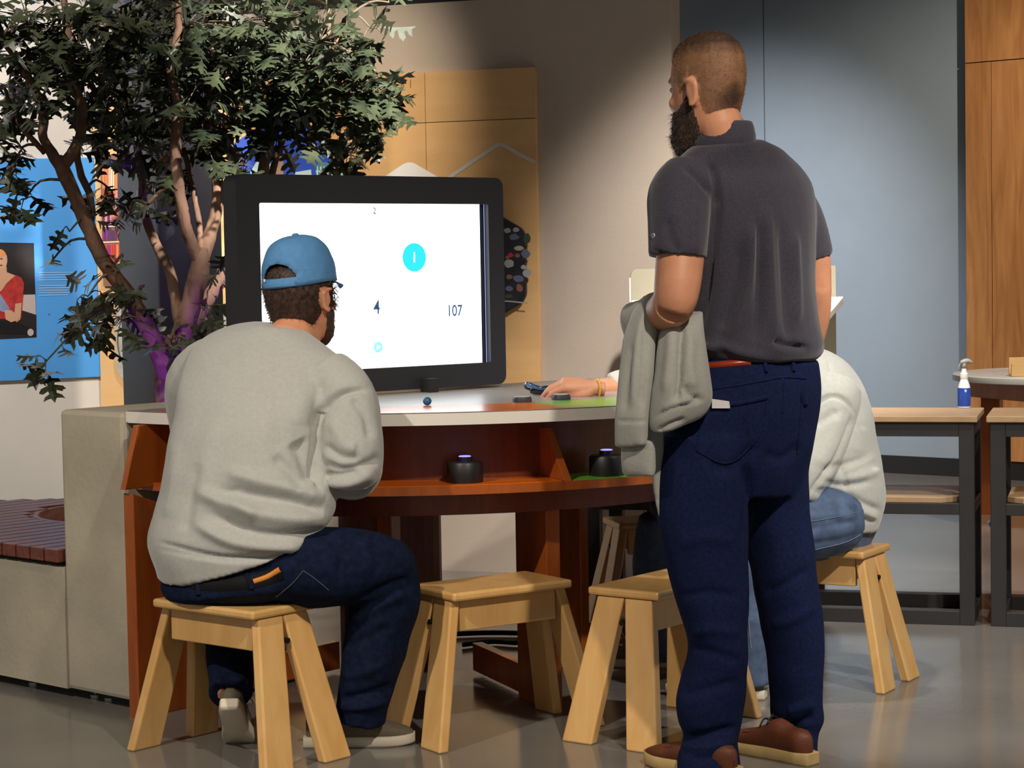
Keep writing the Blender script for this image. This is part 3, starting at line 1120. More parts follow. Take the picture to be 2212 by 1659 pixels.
st0 = make_stool()
stool_spots = [(-0.75, 5.50, -40, 'maple step stool under the man in the blue cap'), (-0.068, 5.73, 34, 'empty maple stool between the two men, in front of the table'),
               (0.405, 5.705, 52.8, 'empty maple stool partly behind the standing man'), (0.93, 6.38, -31, 'maple stool under the hunched man on the right'),
               (0.52, 7.12, 12, 'maple stool on the far side of the table, seen between its legs')]
stools = []
for i, (x, y, a, lab) in enumerate(stool_spots):
    o = st0 if i == 0 else dup_tree(st0)
    o.location = (x, y, 0)
    o.rotation_euler = (0, 0, math.radians(a))
    tag(o, lab, 'stool', 'maple stools round the table')
    stools.append(o)


# ================================================================== steel benches on the right
def make_bench(org, e, L, D, label):
    """org = front right (or left, e negative) corner on the floor; e runs along the front"""
    b = V2(-e.y, e.x)
    if b.y < 0:
        b = -b
    o = empty('work_bench', org)
    tag(o, label, 'bench', 'black steel benches')
    lw = 0.052

    def bx(name, a0, a1, b0, b1, z0, z1, m, bev=0.002):
        hex_obj(name, [org + e * a + b * c + Z3 * z for z in (z0, z1) for a, c in ((a0, b0), (a1, b0), (a1, b1), (a0, b1))], m, o, bev)
    for a in (0.0, L - lw):
        for c in (0.0, D - lw):
            bx('leg', a, a + lw, c, c + lw, 0.0, 0.715, M_steel)
        bx('side_rail', a, a + lw, lw, D - lw, 0.0, 0.05, M_steel)
        bx('side_rail', a, a + lw, lw, D - lw, 0.39, 0.43, M_steel)
        bx('side_rail', a, a + lw, lw, D - lw, 0.665, 0.715, M_steel)
    for c in (0.0, D - lw):
        bx('long_rail', lw, L - lw, c, c + lw, 0.0, 0.05, M_steel)
        bx('long_rail', lw, L - lw, c, c + lw, 0.665, 0.715, M_steel)
        bx('long_rail', lw, L - lw, c, c + lw, 0.39, 0.43, M_steel)
    bx('bench_top', -0.012, L + 0.012, -0.012, D + 0.0, 0.7155, 0.738, M_benchw, 0.003)
    # lower shelf with cut corners
    pts = []
    for a, c in ((lw + 0.06, 0.004), (L - lw - 0.06, 0.004), (L - lw - 0.004, 0.06), (L - lw - 0.004, D - 0.01), (lw + 0.004, D - 0.01), (lw + 0.004, 0.06)):
        pts.append(org + e * a + b * c + Z3 * 0.4305)
    prism('shelf', pts, Z3 * 0.02, M_benchw, o, 0.002)
    return o, b


eA = V2(0.961, -0.276)
orgA = G(2106, 1352)
bA, bbA = make_bench(orgA - eA * 1.40, eA, 1.40, 0.42, 'black steel bench with wood top behind the hunched man')
orgB = orgA + eA * 0.055
make_bench(orgB, eA, 1.3, 0.42, 'black steel bench with wood top at the right edge')

# ================================================================== white round table on the right
RC = Vector((2.66, 9.9, 0))
rt = empty('round_table', RC)
tag(rt, 'white round table with wooden apron at the right edge', 'table')
lathe_obj('table_top', [(0.50, 0.705), (0.55, 0.708), (0.552, 0.712), (0.552, 0.735), (0.547, 0.739), (0.3, 0.74)], RC, M_lam, rt, 72)
for i in range(4):
    a = math.radians(20 + 90 * i)
    e = V2(math.cos(a), math.sin(a))
    t_ = V2(-e.y, e.x)
    prism('apron', [RC + e * 0.34 - t_ * 0.33 + Z3 * 0.62, RC + e * 0.34 + t_ * 0.33 + Z3 * 0.62, RC + e * 0.34 + t_ * 0.33 + Z3 * 0.704, RC + e * 0.34 - t_ * 0.33 + Z3 * 0.704], e * 0.022, M_table, rt, 0.003)
    a2 = a + math.pi / 4
    e2 = V2(math.cos(a2), math.sin(a2))
    t2 = V2(-e2.y, e2.x)
    lg = prism('leg', [RC + e2 * 0.33 - t2 * 0.045 + Z3 * 0.05, RC + e2 * 0.42 - t2 * 0.045 + Z3 * 0.05, RC + e2 * 0.42 - t2 * 0.045 + Z3 * 0.70, RC + e2 * 0.33 - t2 * 0.045 + Z3 * 0.70], t2 * 0.09, M_table, rt, 0.004)
    lathe_obj('foot', [(0.03, 0.0), (0.03, 0.012), (0.012, 0.016), (0.012, 0.052)], RC + e2 * 0.375, mat('chrome', (0.6, 0.6, 0.6), 0.15, metal=1.0), lg, 16)
prism('cabinet_panel', [RC + V2(-0.20, -0.12) + Z3 * 0.12, RC + V2(0.2, -0.12) + Z3 * 0.12, RC + V2(0.2, -0.12) + Z3 * 0.69, RC + V2(-0.2, -0.12) + Z3 * 0.69], V2(0, 0.03), M_table, rt, 0.003)
bxp = G(2202, 812, 0.74)
cb = empty('card_box', bxp)
tag(cb, 'pale wooden card holder on the white round table', 'box')
M_pale = wood('birch', srgb(222, 176, 110), srgb(232, 190, 126), (1, 4, 4), 4, 0.5)
box_obj('back_board', (bxp.x - 0.048, bxp.y, 0.7405), (bxp.x + 0.16, bxp.y + 0.012, 0.826), M_pale, cb, 0.002)
box_obj('front_board', (bxp.x - 0.048, bxp.y - 0.05, 0.7405), (bxp.x + 0.16, bxp.y - 0.038, 0.80), M_pale, cb, 0.002)
box_obj('base_board', (bxp.x - 0.048, bxp.y - 0.038, 0.7405), (bxp.x + 0.16, bxp.y, 0.752), M_pale, cb, 0.001)

# ================================================================== spray bottle on the bench
bp = W(2083, 877, 7.64)
bp.z = 0.7385
bt = empty('spray_bottle', bp)
tag(bt, 'white trigger spray bottle with blue label on the bench', 'bottle')
lathe_obj('bottle', [(0.020, 0.0), (0.0235, 0.003), (0.0235, 0.062), (0.021, 0.082), (0.012, 0.108), (0.010, 0.118)], bp, mat('bottle_white', (0.78, 0.78, 0.80), 0.35), bt)
lb = lathe_obj('label_band', [(0.0237, 0.006), (0.0240, 0.008), (0.0240, 0.070), (0.0224, 0.074)], bp, mat('label_blue', srgb(30, 66, 150), 0.4), bt)
for i in range(4):
    zz = 0.052 - i * 0.006
    wv = 0.022 if i else 0.018
    pts = [bp + Vector((0.0243 * math.sin(a), -0.0243 * math.cos(a), zz + h)) for h in (0, 0.0018) for a in ((-wv / 0.03, wv / 0.03) if h == 0 else (wv / 0.03, -wv / 0.03))]
    flat_poly('label_line', pts, mat('label_text', (0.6, 0.65, 0.75), 0.5), lb)
flat_poly('label_shield', [bp + Vector((0.0244 * math.sin(a), -0.0244 * math.cos(a), z)) for a, z in ((-0.15, 0.068), (0.15, 0.068), (0.15, 0.062), (0.0, 0.058), (-0.15, 0.062))][::-1], mat('label_text', (0.6, 0.65, 0.75)), lb)
flat_poly('label_swoosh', [bp + Vector((0.0243 * math.sin(a), -0.0243 * math.cos(a), z)) for a, z in ((-0.9, 0.008), (1.0, 0.008), (1.0, 0.034), (0.1, 0.022))], mat('label_silver', (0.45, 0.45, 0.46), 0.4), lb)
lathe_obj('neck_collar', [(0.0135, 0.108), (0.0145, 0.112), (0.0145, 0.126), (0.010, 0.130), (0.008, 0.150)], bp, mat('bottle_white', (0.8, 0.8, 0.8)), bt)
tube_obj('spray_head', [bp + Vector((-0.014, 0, 0.166)), bp + Vector((-0.004, 0, 0.168)), bp + Vector((0.012, 0, 0.172)), bp + Vector((0.030, 0, 0.166))], [0.006, 0.010, 0.010, 0.005], mat('nozzle_grey', srgb(150, 148, 144), 0.4), bt, 12, 4)
tube_obj('spray_stem', [bp + Vector((0, 0, 0.145)), bp + Vector((0, 0, 0.168))], [0.009, 0.009], mat('nozzle_grey', srgb(150, 148, 144)), bt, 12, 1)
tube_obj('trigger', [bp + Vector((-0.011, 0, 0.165)), bp + Vector((-0.018, 0, 0.155)), bp + Vector((-0.019, 0, 0.142))], [0.003, 0.003, 0.0025], mat('nozzle_grey', srgb(150, 148, 144)), bt, 8, 4)

# ================================================================== sloping desk with privacy screen in the background
DY = 8.3
dk = empty('sloping_desk', W(1590, 1000, DY))
tag(dk, 'wooden sloping desk with tall beige screen behind the standing man', 'desk')
pL, pR = W(1362, 583, DY), W(1805, 572, DY)
zt = (pL.z + pR.z) / 2
pL.z = pR.z = 0
dv = (pR - pL).normalized()
nb = V2(-dv.y, dv.x)
Ld = (pR - pL).length
M_scr2 = mat('screen_beige', srgb(166, 158, 136), 0.6, 0.03, 6)
ptsd = []
for (u, v, a0) in ((0.03, zt - 0.03, 180), (Ld - 0.004, zt - 0.004, 90)):
    for i in range(6):
        t = math.radians(a0 - 90 * i / 5)
        rr = 0.03 if u < 0.1 else 0.004
        ptsd.append(pL + dv * (u + rr * math.cos(t)) + Z3 * (v + rr * math.sin(t)))
ptsd += [pL + dv * Ld + Z3 * 0.55, pL + Z3 * 0.55]
prism('privacy_screen', ptsd, nb * 0.02, M_scr2, dk, 0.002)
prism('screen_edge', [p + dv * -0.006 for p in (pL + Z3 * 0.55, pL + Z3 * (zt - 0.035), pL + Z3 * (zt - 0.035) + dv * 0.006, pL + Z3 * 0.55 + dv * 0.006)], nb * 0.02, M_lam, dk)
zb, zf = W(1818, 640, DY).z, W(1768, 690, DY - 0.32).z
hex_obj('desk_top', [pL + dv * a - nb * c + Z3 * z for dz in (0, 0.03) for a, c, z in ((0.0, 0.34, zf - 0.03 + dz), (Ld - 0.10, 0.34, zf - 0.03 + dz), (Ld + 0.03, 0.004, zb - 0.03 + dz), (0.0, 0.004, zb - 0.03 + dz))], M_lam, dk, 0.004)
M_brn = wood('brown_wood', srgb(110, 62, 34), srgb(132, 78, 44), (4, 4, 0.8), 3, 0.5)
for a in (0.03, Ld - 0.15):
    prism('side_rail', [pL + dv * a - nb * 0.03 + Z3 * (zb - 0.03), pL + dv * a - nb * 0.31 + Z3 * (zf - 0.03), pL + dv * a - nb * 0.31 + Z3 * (zf - 0.13), pL + dv * a - nb * 0.03 + Z3 * (zb - 0.16)], dv * 0.05, M_brn, dk, 0.002)
    prism('leg', [pL + dv * a - nb * 0.03, pL + dv * a - nb * 0.10, pL + dv * a - nb * 0.10 + Z3 * (zb - 0.15), pL + dv * a - nb * 0.03 + Z3 * (zb - 0.14)], dv * 0.05, M_brn, dk, 0.002)
    prism('leg', [pL + dv * a - nb * 0.24, pL + dv * a - nb * 0.30, pL + dv * a - nb * 0.30 + Z3 * (zf - 0.12), pL + dv * a - nb * 0.24 + Z3 * (zf - 0.10)], dv * 0.05, M_brn, dk, 0.002)

# --- cable under the table
g0 = G(1000, 1400)
cab = tube_obj('cable', [g0 + V2(0, 0, 0.012), g0 + V2(0.10, 0.05, 0.012), g0 + V2(0.2, 0.02, 0.012), g0 + V2(0.26, 0.16, 0.012), g0 + V2(0.10, 0.22, 0.012), g0 + V2(-0.1, 0.2, 0.012)], [0.009] * 6, M_black, None, 8, 6)
tag(cab, 'black power cable on the floor under the table', 'cable')

# ================================================================== people
def rows_loft(bm, rows, n=32, k=4, p=2.0, caps=True):
    """rows: (xl, yl, xr, yr, Yl, Yr, half depth, tilt of the near side)"""
    dd = catmull([tuple(r) for r in rows], k)
    rings = []
    for d in dd:
        a = W(d[0], d[1], d[4])
        b = W(d[2], d[3], d[5])
        u = (b - a) / 2
        h = Vector((u.y, -u.x, 0)).normalized()
        if h.y > 0:
            h = -h
        v = h * d[6] + Z3 * d[7]
        rings.append(ell((a + b) / 2, u, v, n, p))
    add_rings(bm, rings, caps, caps)


def R_(xl, xr, y, Yl, Yr, hd, tz=0.0):
    return (xl, y, xr, y, Yl, Yr, hd, tz)


def orb(bm, c, rx, ry, rz, M=None, seg=16):
    M = M or Matrix.Identity(4)
    T = M @ Matrix.Translation(Vector(c)) @ Matrix.Diagonal((rx, ry, rz, 1))
    bmesh.ops.create_uvsphere(bm, u_segments=seg, v_segments=seg // 2 + 2, radius=1.0, matrix=T)


def basis(o, f, upv=(0, 0, 1), s=1.0):
    """frame: y = forward f, z roughly up, x right"""
    y = Vector(f).normalized()
    z = Vector(upv)
    z = (z - y * z.dot(y)).normalized()
    x = y.cross(z)
    return Matrix(((x.x * s, y.x * s, z.x * s, o[0]), (x.y * s, y.y * s, z.y * s, o[1]), (x.z * s, y.z * s, z.z * s, o[2]), (0, 0, 0, 1)))


HEAD = [(-0.119, 0.066, 0.030, 0.026), (-0.110, 0.080, -0.005, 0.043), (-0.095, 0.088, -0.035, 0.055), (-0.07, 0.091, -0.068, 0.064), (-0.045, 0.092, -0.086, 0.070), (-0.015, 0.093, -0.098, 0.075), (0.015, 0.092, -0.106, 0.078), (0.045, 0.094, -0.109, 0.079), (0.07, 0.088, -0.106, 0.075), (0.093, 0.074, -0.093, 0.064), (0.110, 0.050, -0.072, 0.047), (0.120, 0.02, -0.042, 0.024)]


def add_head(bm, M):
    rings = []
    for z, yf, yb, hw in HEAD:
        c = M @ Vector((0, (yf + yb) / 2, z))
        u = M.to_3x3() @ Vector((hw, 0, 0))
        v = M.to_3x3() @ Vector((0, (yf - yb) / 2, 0))
        rings.append(ell(c, u, v, 28, 2.25))
    add_rings(bm, rings)
    mt = lambda *p: M @ Vector(p)
    s = M.to_scale().x
    # nose, brow, lips, chin, cheekbones
    tube(bm, [mt(0, 0.084, 0.022), mt(0, 0.100, 0.004), mt(0, 0.107, -0.022), mt(0, 0.096, -0.034)], [0.008 * s, 0.010 * s, 0.014 * s, 0.011 * s], 10, 3)
    for sx in (-1, 1):
        orb(bm, (sx * 0.012, 0.099, -0.028), 0.009, 0.010, 0.008, M, 10)
        orb(bm, (sx * 0.030, 0.084, 0.028), 0.022, 0.011, 0.008, M, 10)
        orb(bm, (sx * 0.042, 0.072, -0.020), 0.020, 0.016, 0.016, M, 10)
        # ear: dished flap with a lobe
        E = M @ Matrix.Translation(Vector((sx * 0.081, -0.012, -0.004))) @ Matrix.Rotation(-sx * 0.42, 4, 'Z') @ Matrix.Rotation(-0.18, 4, 'X')
        pts = []
        for i in range(15):
            t = math.radians(-125 + 250 * i / 14)
            ry, rz = 0.0165 + 0.003 * math.sin(t), 0.030
            pts.append(E @ Vector((sx * 0.008, -ry * math.cos(t) + 0.002, rz * math.sin(t))))
        tube(bm, pts, [0.0045 * s] * 15, 8, 1)
        orb(bm, (0.0, -0.001, 0.0), 0.005, 0.0165, 0.028, E, 12)
        orb(bm, (sx * 0.003, 0.006, -0.026), 0.005, 0.008, 0.009, E, 10)
    orb(bm, (0, 0.088, -0.056), 0.024, 0.010, 0.006, M, 10)
    orb(bm, (0, 0.087, -0.066), 0.020, 0.010, 0.006, M, 10)
    orb(bm, (0, 0.078, -0.100), 0.020, 0.014, 0.014, M, 10)


def head_mesh():
    bm = bmesh.new()
    add_head(bm, Matrix.Identity(4))
    return remesh_bm(bm, 0.0042, 3)


HEAD_ME = head_mesh()


def hair_patch(name, M, keep, thick, m, parent, strands=0, slen=0.01, srad=0.0006, m2=None, seed=1, droop=0.3, spread=0.3, tone=None):
    """a coat of hair grown from the part of the head where keep(p) > 0"""
    bm = bmesh.new()
    bm.from_mesh(HEAD_ME)
    bm.normal_update()
    for f in [f for f in bm.faces if keep(f.calc_center_median()) <= 0]:
        bm.faces.remove(f)
    for v in [v for v in bm.verts if not v.link_faces]:
        bm.verts.remove(v)
    nrm = {v: v.normal.copy() for v in bm.verts}
    for v in bm.verts:
        e = min(1.0, max(0.0, keep(v.co) / 0.012))
        v.co += nrm[v] * (thick(v.co) * e + 0.0006) * (1 + 0.35 * noise.noise(v.co * 90))
    rnd = random.Random(seed)
    fl = list(bm.faces)
    if strands:
        new = []
        for _ in range(strands):
            f = rnd.choice(fl)
            c = f.calc_center_median()
            d = (f.normal + Vector((rnd.gauss(0, spread), rnd.gauss(0, spread), rnd.gauss(0, spread) - droop))).normalized()
            L = slen * rnd.uniform(0.5, 1.3)
            t = d.cross(Vector((rnd.random(), rnd.random(), rnd.random()))).normalized() * srad
            e = c + d * L + Vector((rnd.gauss(0, 1), rnd.gauss(0, 1), -abs(rnd.gauss(0, 1)))) * L * 0.25 * (1 if droop > 0.1 else 0)
            new.append((c - t, c + t, (c + e) / 2 + t * 0.7 + f.normal * L * 0.1, e))
        for a, b, c, d in new:
            va, vb, vc, vd = [bm.verts.new(x) for x in (a, b, c, d)]
            f1 = bm.faces.new((va, vb, vc))
            f2 = bm.faces.new((va, vc, vd))
            if m2 is not None:
                f1.material_index = f2.material_index = 1
    me = bpy.data.meshes.new(name)
    bm.to_mesh(me)
    bm.free()
    if tone is not None:
        at = me.attributes.new('tone', 'FLOAT', 'POINT')
        at.data.foreach_set('value', [tone(v.co) for v in me.vertices])
    me.transform(M)
    return link(name, me, [m, m2] if m2 is not None else m, parent, True)


def eyes(M, parent, iris=(0.06, 0.035, 0.02)):
    for sx in (-1, 1):
        bm = bmesh.new()
        orb(bm, (sx * 0.031, 0.0835, 0.010), 0.0135, 0.008, 0.007, M, 16)
        e = bm_obj('eye', bm, mat('eye_white', (0.7, 0.68, 0.65), 0.2), parent, True)
        bm = bmesh.new()
        orb(bm, (sx * 0.031, 0.0895, 0.010), 0.0055, 0.0026, 0.0055, M, 12)
        bm_obj('iris', bm, mat('iris_brown', iris, 0.15), e, True)


def add_hand(bm, M, th=1, curl=0.3, thumb_in=0.0, spread=1.0):
    """wrist at the origin, fingers along +y, back of the hand +z, thumb towards th*x"""
    R3 = M.to_3x3()
    rings = []
    for y, w_, t in ((-0.035, 0.027, 0.019), (0.0, 0.029, 0.019), (0.025, 0.036, 0.018), (0.055, 0.042, 0.0165), (0.085, 0.042, 0.0145), (0.098, 0.038, 0.012)):
        rings.append(ell(M @ Vector((0, y, 0)), R3 @ Vector((w_, 0, 0)), R3 @ Vector((0, 0, t)), 18, 2.4))
    add_rings(bm, rings)
    fing = ((0.031, 0.092, 0.074, 0.10), (0.0105, 0.097, 0.083, 0.03), (-0.0105, 0.094, 0.076, -0.04), (-0.030, 0.086, 0.060, -0.12))
    for x, y0, L, sp in fing:
        p = Vector((x * th, y0 - 0.012, 0.0))
        a = 0.05 + curl * 0.35
        pts = [p.copy()]
        rad = [0.0098]
        for seg, (fr, da) in enumerate(((0.16, 0.0), (0.42, curl), (0.26, curl * 1.1), (0.16, curl * 0.6))):
            a += da
            p = p + Vector((math.sin(sp * spread) * th * fr * L, math.cos(a) * fr * L, -math.sin(a) * fr * L)) * 1.12
            pts.append(p.copy())
            rad.append((0.0096, 0.0088, 0.0082, 0.0066)[seg] * (0.88 if L < 0.065 else 1))
        tube(bm, [M @ q for q in pts], rad, 10, 3)
    tp = [Vector((0.020 * th, 0.012, -0.004)), Vector((0.042 * th, 0.034, -0.012)), Vector(((0.056 - thumb_in * 0.02) * th, 0.066, -0.018)), Vector(((0.060 - thumb_in * 0.035) * th, 0.098, -0.022))]
    tube(bm, [M @ q for q in tp], [0.017, 0.0145, 0.0112, 0.008], 10, 3)
    orb(bm, (0.022 * th, 0.03, -0.008), 0.017, 0.028, 0.014, M, 10)
    orb(bm, (-0.026 * th, 0.035, -0.006), 0.013, 0.035, 0.013, M, 10)


M_skin = mat('skin', srgb(208, 146, 112), 0.5, 0.10, 14, 0.05, 120, spec=0.35)
M_skin.node_tree.nodes['Principled BSDF'].inputs['Subsurface Weight'].default_value = 0.15
M_skin.node_tree.nodes['Principled BSDF'].inputs['Subsurface Radius'].default_value = (0.02, 0.008, 0.004)
M_fleece = mat('grey_fleece', srgb(170, 170, 165), 0.9, 0.05, 90, 0.25, 260, sheen=0.3, bdist=0.003)
M_fleece2 = mat('grey_fleece_light', srgb(186, 188, 181), 0.9, 0.05, 90, 0.25, 260, sheen=0.3, bdist=0.003)
M_fleece3 = mat('grey_fleece_olive', srgb(160, 160, 152), 0.9, 0.05, 90, 0.25, 260, sheen=0.3, bdist=0.003)
M_denim = mat('dark_denim', srgb(21, 31, 64), 0.9, 0.25, 120, 0.3, 320, bdist=0.002, spec=0.12)
M_denim2 = mat('indigo_denim', srgb(16, 25, 48), 0.9, 0.35, 60, 0.3, 320, bdist=0.002, spec=0.12)
M_denim3 = mat('faded_denim', srgb(74, 92, 122), 0.85, 0.28, 30, 0.3, 320, bdist=0.002)
M_polo = mat('charcoal_knit', srgb(55, 52, 64), 0.9, 0.28, 260, 0.2, 300, sheen=0.25, bdist=0.002, detail=2)
M_stitch = mat('stitching', srgb(74, 74, 84), 0.8)
M_hair_d = mat('hair_dark', srgb(62, 42, 32), 0.6, 0.35, 40)
M_hair_m = mat('hair_cropped', srgb(128, 92, 62), 0.65, 0.22, 26)
M_hair_g = mat('hair_grey', srgb(150, 132, 120), 0.6)
M_beard = mat('beard_dark', srgb(66, 48, 38), 0.7, 0.4, 60, 0.6, 300)
M_cap = mat('cap_blue', srgb(80, 134, 184), 0.8, 0.06, 60, 0.2, 300, bdist=0.002)
M_taupe = mat('shoe_taupe', srgb(104, 94, 78), 0.85, 0.12, 60, 0.3, 200, bdist=0.002)
M_sole_w = mat('sole_white', srgb(214, 204, 184), 0.6)
M_suede = mat('brown_leather', srgb(98, 50, 26), 0.6, 0.2, 20, 0.1, 200)
M_crepe = mat('crepe_sole', srgb(186, 158, 104), 0.7, 0.1, 30)
M_lace = mat('lace_dark', srgb(40, 26, 18), 0.6)
M_belt = mat('belt_black', srgb(10, 10, 13), 0.7, spec=0.2)


def shoe(parent, M, mu, ms, ml, style='moc', name='shoe'):
    """local: heel at the origin, toe at +y 0.30, ground z = 0"""
    sh = []
    prof = [(-0.004, 0.020), (0.0, 0.026), (0.03, 0.033), (0.08, 0.034), (0.13, 0.036), (0.18, 0.044), (0.225, 0.047), (0.262, 0.040), (0.287, 0.025), (0.298, 0.010)]
    dd = catmull(prof, 3)

    def outline(k, z, off=0.0):
        L = [Vector((w * k + off, y, z)) for y, w in dd]
        Rr = [Vector((-w * k * 0.92 - off, y, z)) for y, w in reversed(dd)]
        return [M @ p for p in L + Rr]
    bm = bmesh.new()
    rise = lambda y: 0.006 * max(0, (y - 0.2) / 0.1) ** 2
    st = 0.026 if style == 'moc' else 0.030
    rings = []
    for z, k in ((0.0, 0.96), (0.006, 1.03), (st, 1.05), (st + 0.002, 0.98)):
        rings.append([M @ Vector((s * w * k * (1 if s > 0 else 0.92), y, z + rise(y) * (1 if z < 0.01 else 0.7))) for s, seq in ((1, dd), (-1, dd[::-1])) for y, w in seq])
    add_rings(bm, rings)
    up = bmesh.new()
    rr = []
    tops = [(0.004, 0.070, 0.010), (0.03, 0.082, 0.030), (0.07, 0.084, 0.033), (0.11, 0.092, 0.034), (0.15, 0.083, 0.037), (0.19, 0.068, 0.042), (0.23, 0.058, 0.043), (0.26, 0.050, 0.036), (0.285, 0.040, 0.022), (0.294, 0.032, 0.009)]
    if style == 'boot':
        tops = [(y, h + (0.004 if y < 0.10 else 0.012 if y < 0.14 else 0), w) for y, h, w in tops]
    for y, h, w_ in catmull(tops, 3):
        c = Vector((0, y, (st + h) / 2 - 0.004))
        rr.append(ell(M @ c, M.to_3x3() @ Vector((w_, 0, 0)), M.to_3x3() @ Vector((0, 0, (h - st) / 2 + 0.006)), 20, 2.6))
    add_rings(up, rr)
    o = bm_obj(name, up, mu, parent, True)
    bm_obj('sole', bm, ms, o, True)
    # apron seam and laces
    sp = [M @ Vector((0.034 * math.cos(t) * (1 if abs(math.cos(t)) > 0 else 1), 0.185 + 0.075 * math.sin(t), 0.066 - 0.026 * max(0, math.sin(t)))) for t in np.linspace(0.0, math.pi, 13)]
    tube_obj('apron_seam', sp, [0.0028] * 13, mu, o, 6, 1)
    for i, yy in enumerate((0.125, 0.15)):
        h = 0.094 - i * 0.010 + (0.012 if style == 'boot' else 0)
        tube_obj('lace', [M @ Vector((-0.028, yy, h - 0.012)), M @ Vector((0, yy + 0.008, h + 0.002)), M @ Vector((0.028, yy, h - 0.012))], [0.0026] * 3, ml, o, 6, 4)
    lp_ = [M @ Vector(v) for v in ((0.0, 0.14, 0.096), (0.026, 0.150, 0.108), (0.046, 0.158, 0.088), (0.030, 0.148, 0.082), (0.0, 0.138, 0.094))]
    tube_obj('lace', lp_, [0.0022] * 5, ml, o, 6, 4)
    if style == 'moc':
        for sx in (-1, 1):
            lathe_obj('eyelet', [(0.006, -0.002), (0.006, 0.002), (0.003, 0.003)], M @ Vector((sx * 0.036, 0.142, 0.074)), M_sole_w, o, 12)
    return o


def limb(bm, pts, rad, n=16, k=4, **kw):
    tube(bm, [W(*p) if len(p) == 3 else Vector(p[:3]) for p in pts], rad, n, k, **kw)


# ------------------------------------------------------------------ 1. the man in the blue cap on the left stool
HL = basis(W(652, 648, 5.80), (0.43, 0.90, 0.02), (-0.02, 0.10, 1), 1.06)
bm = bmesh.new()
add_head(bm, HL)
tube(bm, [HL @ Vector((0, -0.015, -0.04)), HL @ Vector((0, -0.04, -0.10)), W(626, 735, 5.73), W(610, 800, 5.70)], [0.058, 0.066, 0.070, 0.09], 18, 4)
rows_loft(bm, [R_(400, 660, 1265, 5.60, 5.42, 0.11), R_(410, 660, 1130, 5.62, 5.46, 0.12), R_(430, 660, 1000, 5.66, 5.50, 0.12), R_(440, 690, 880, 5.72, 5.56, 0.11), R_(480, 700, 800, 5.76, 5.60, 0.09), R_(530, 680, 765, 5.76, 5.62, 0.06)])
limb(bm, [(735, 830, 5.60), (762, 1010, 5.50)], [0.055, 0.045], k=1)
limb(bm, [(762, 1010, 5.50), (730, 1010, 5.72), (705, 1004, 5.84)], [0.045, 0.040, 0.030])
limb(bm, [(470, 800, 5.80), (440, 960, 5.95)], [0.055, 0.045], k=1)
limb(bm, [(440, 960, 5.95), (500, 990, 5.98), (540, 1003, 5.96)], [0.045, 0.038, 0.030])
add_hand(bm, basis(W(703, 1003, 5.85), (-0.3, 0.95, -0.05), s=1.0), -1, 0.25)
add_hand(bm, basis(W(545, 1003, 5.955), (0.75, 0.62, -0.05), s=1.0), 1, 0.25)
limb(bm, [(590, 1240, 5.45), (720, 1225, 5.46), (850, 1235, 5.52)], [0.085, 0.075, 0.055])
limb(bm, [(850, 1235, 5.52), (815, 1400, 5.52), (785, 1560, 5.53)], [0.052, 0.05, 0.036])
limb(bm, [(470, 1245, 5.60), (480, 1220, 5.85), (490, 1215, 6.02)], [0.085, 0.075, 0.055])
limb(bm, [(490, 1215, 6.02), (495, 1350, 5.76), (497, 1500, 5.50)], [0.052, 0.05, 0.036])
pL_ = link('person', remesh_bm(bm, 0.006, 4), M_skin, None, True)
tag(pL_, 'man in blue cap and grey sweatshirt seated with back turned at the table', 'person')
eyes(HL, pL_)

# sweatshirt
bm = bmesh.new()
rows_loft(bm, [(354, 1226, 700, 1146, 5.62, 5.42, 0.165, -0.062), (350, 1212, 708, 1132, 5.62, 5.42, 0.168, -0.060), (336, 1176, 716, 1108, 5.63, 5.42, 0.178, -0.050), (332, 1150, 712, 1075, 5.63, 5.43, 0.178, -0.035),
               (346, 1090, 700, 1030, 5.64, 5.45, 0.170, -0.02), (362, 1020, 692, 975, 5.65, 5.47, 0.162, -0.01), (376, 945, 700, 920, 5.67, 5.50, 0.158, 0.0), (388, 880, 722, 870, 5.70, 5.53, 0.152, 0.0),
               (398, 815, 752, 830, 5.74, 5.57, 0.142, 0.0), (420, 762, 748, 790, 5.77, 5.60, 0.125, 0.0), (458, 724, 712, 757, 5.78, 5.62, 0.100, 0.0), (510, 702, 672, 728, 5.77, 5.65, 0.078, 0.0), (556, 694, 646, 708, 5.76, 5.68, 0.064, 0.0)], 40)
limb(bm, [(700, 815, 5.61), (742, 860, 5.57), (755, 930, 5.52), (762, 1000, 5.49), (760, 1040, 5.50)], [0.085, 0.088, 0.086, 0.082, 0.068], 20)
limb(bm, [(765, 1018, 5.49), (745, 1018, 5.60), (722, 1010, 5.74), (708, 1004, 5.82)], [0.080, 0.076, 0.062, 0.048], 20)
limb(bm, [(470, 790, 5.80), (425, 830, 5.86), (430, 930, 5.94), (440, 980, 5.97)], [0.085, 0.088, 0.08, 0.07], 20)
limb(bm, [(440, 970, 5.97), (490, 985, 5.98), (535, 1000, 5.965)], [0.072, 0.062, 0.046], 20)
swL = remesh_bm(bm, 0.0055, 16)
crumple(swL, 0.007, (5, 5, 7), 3.1)
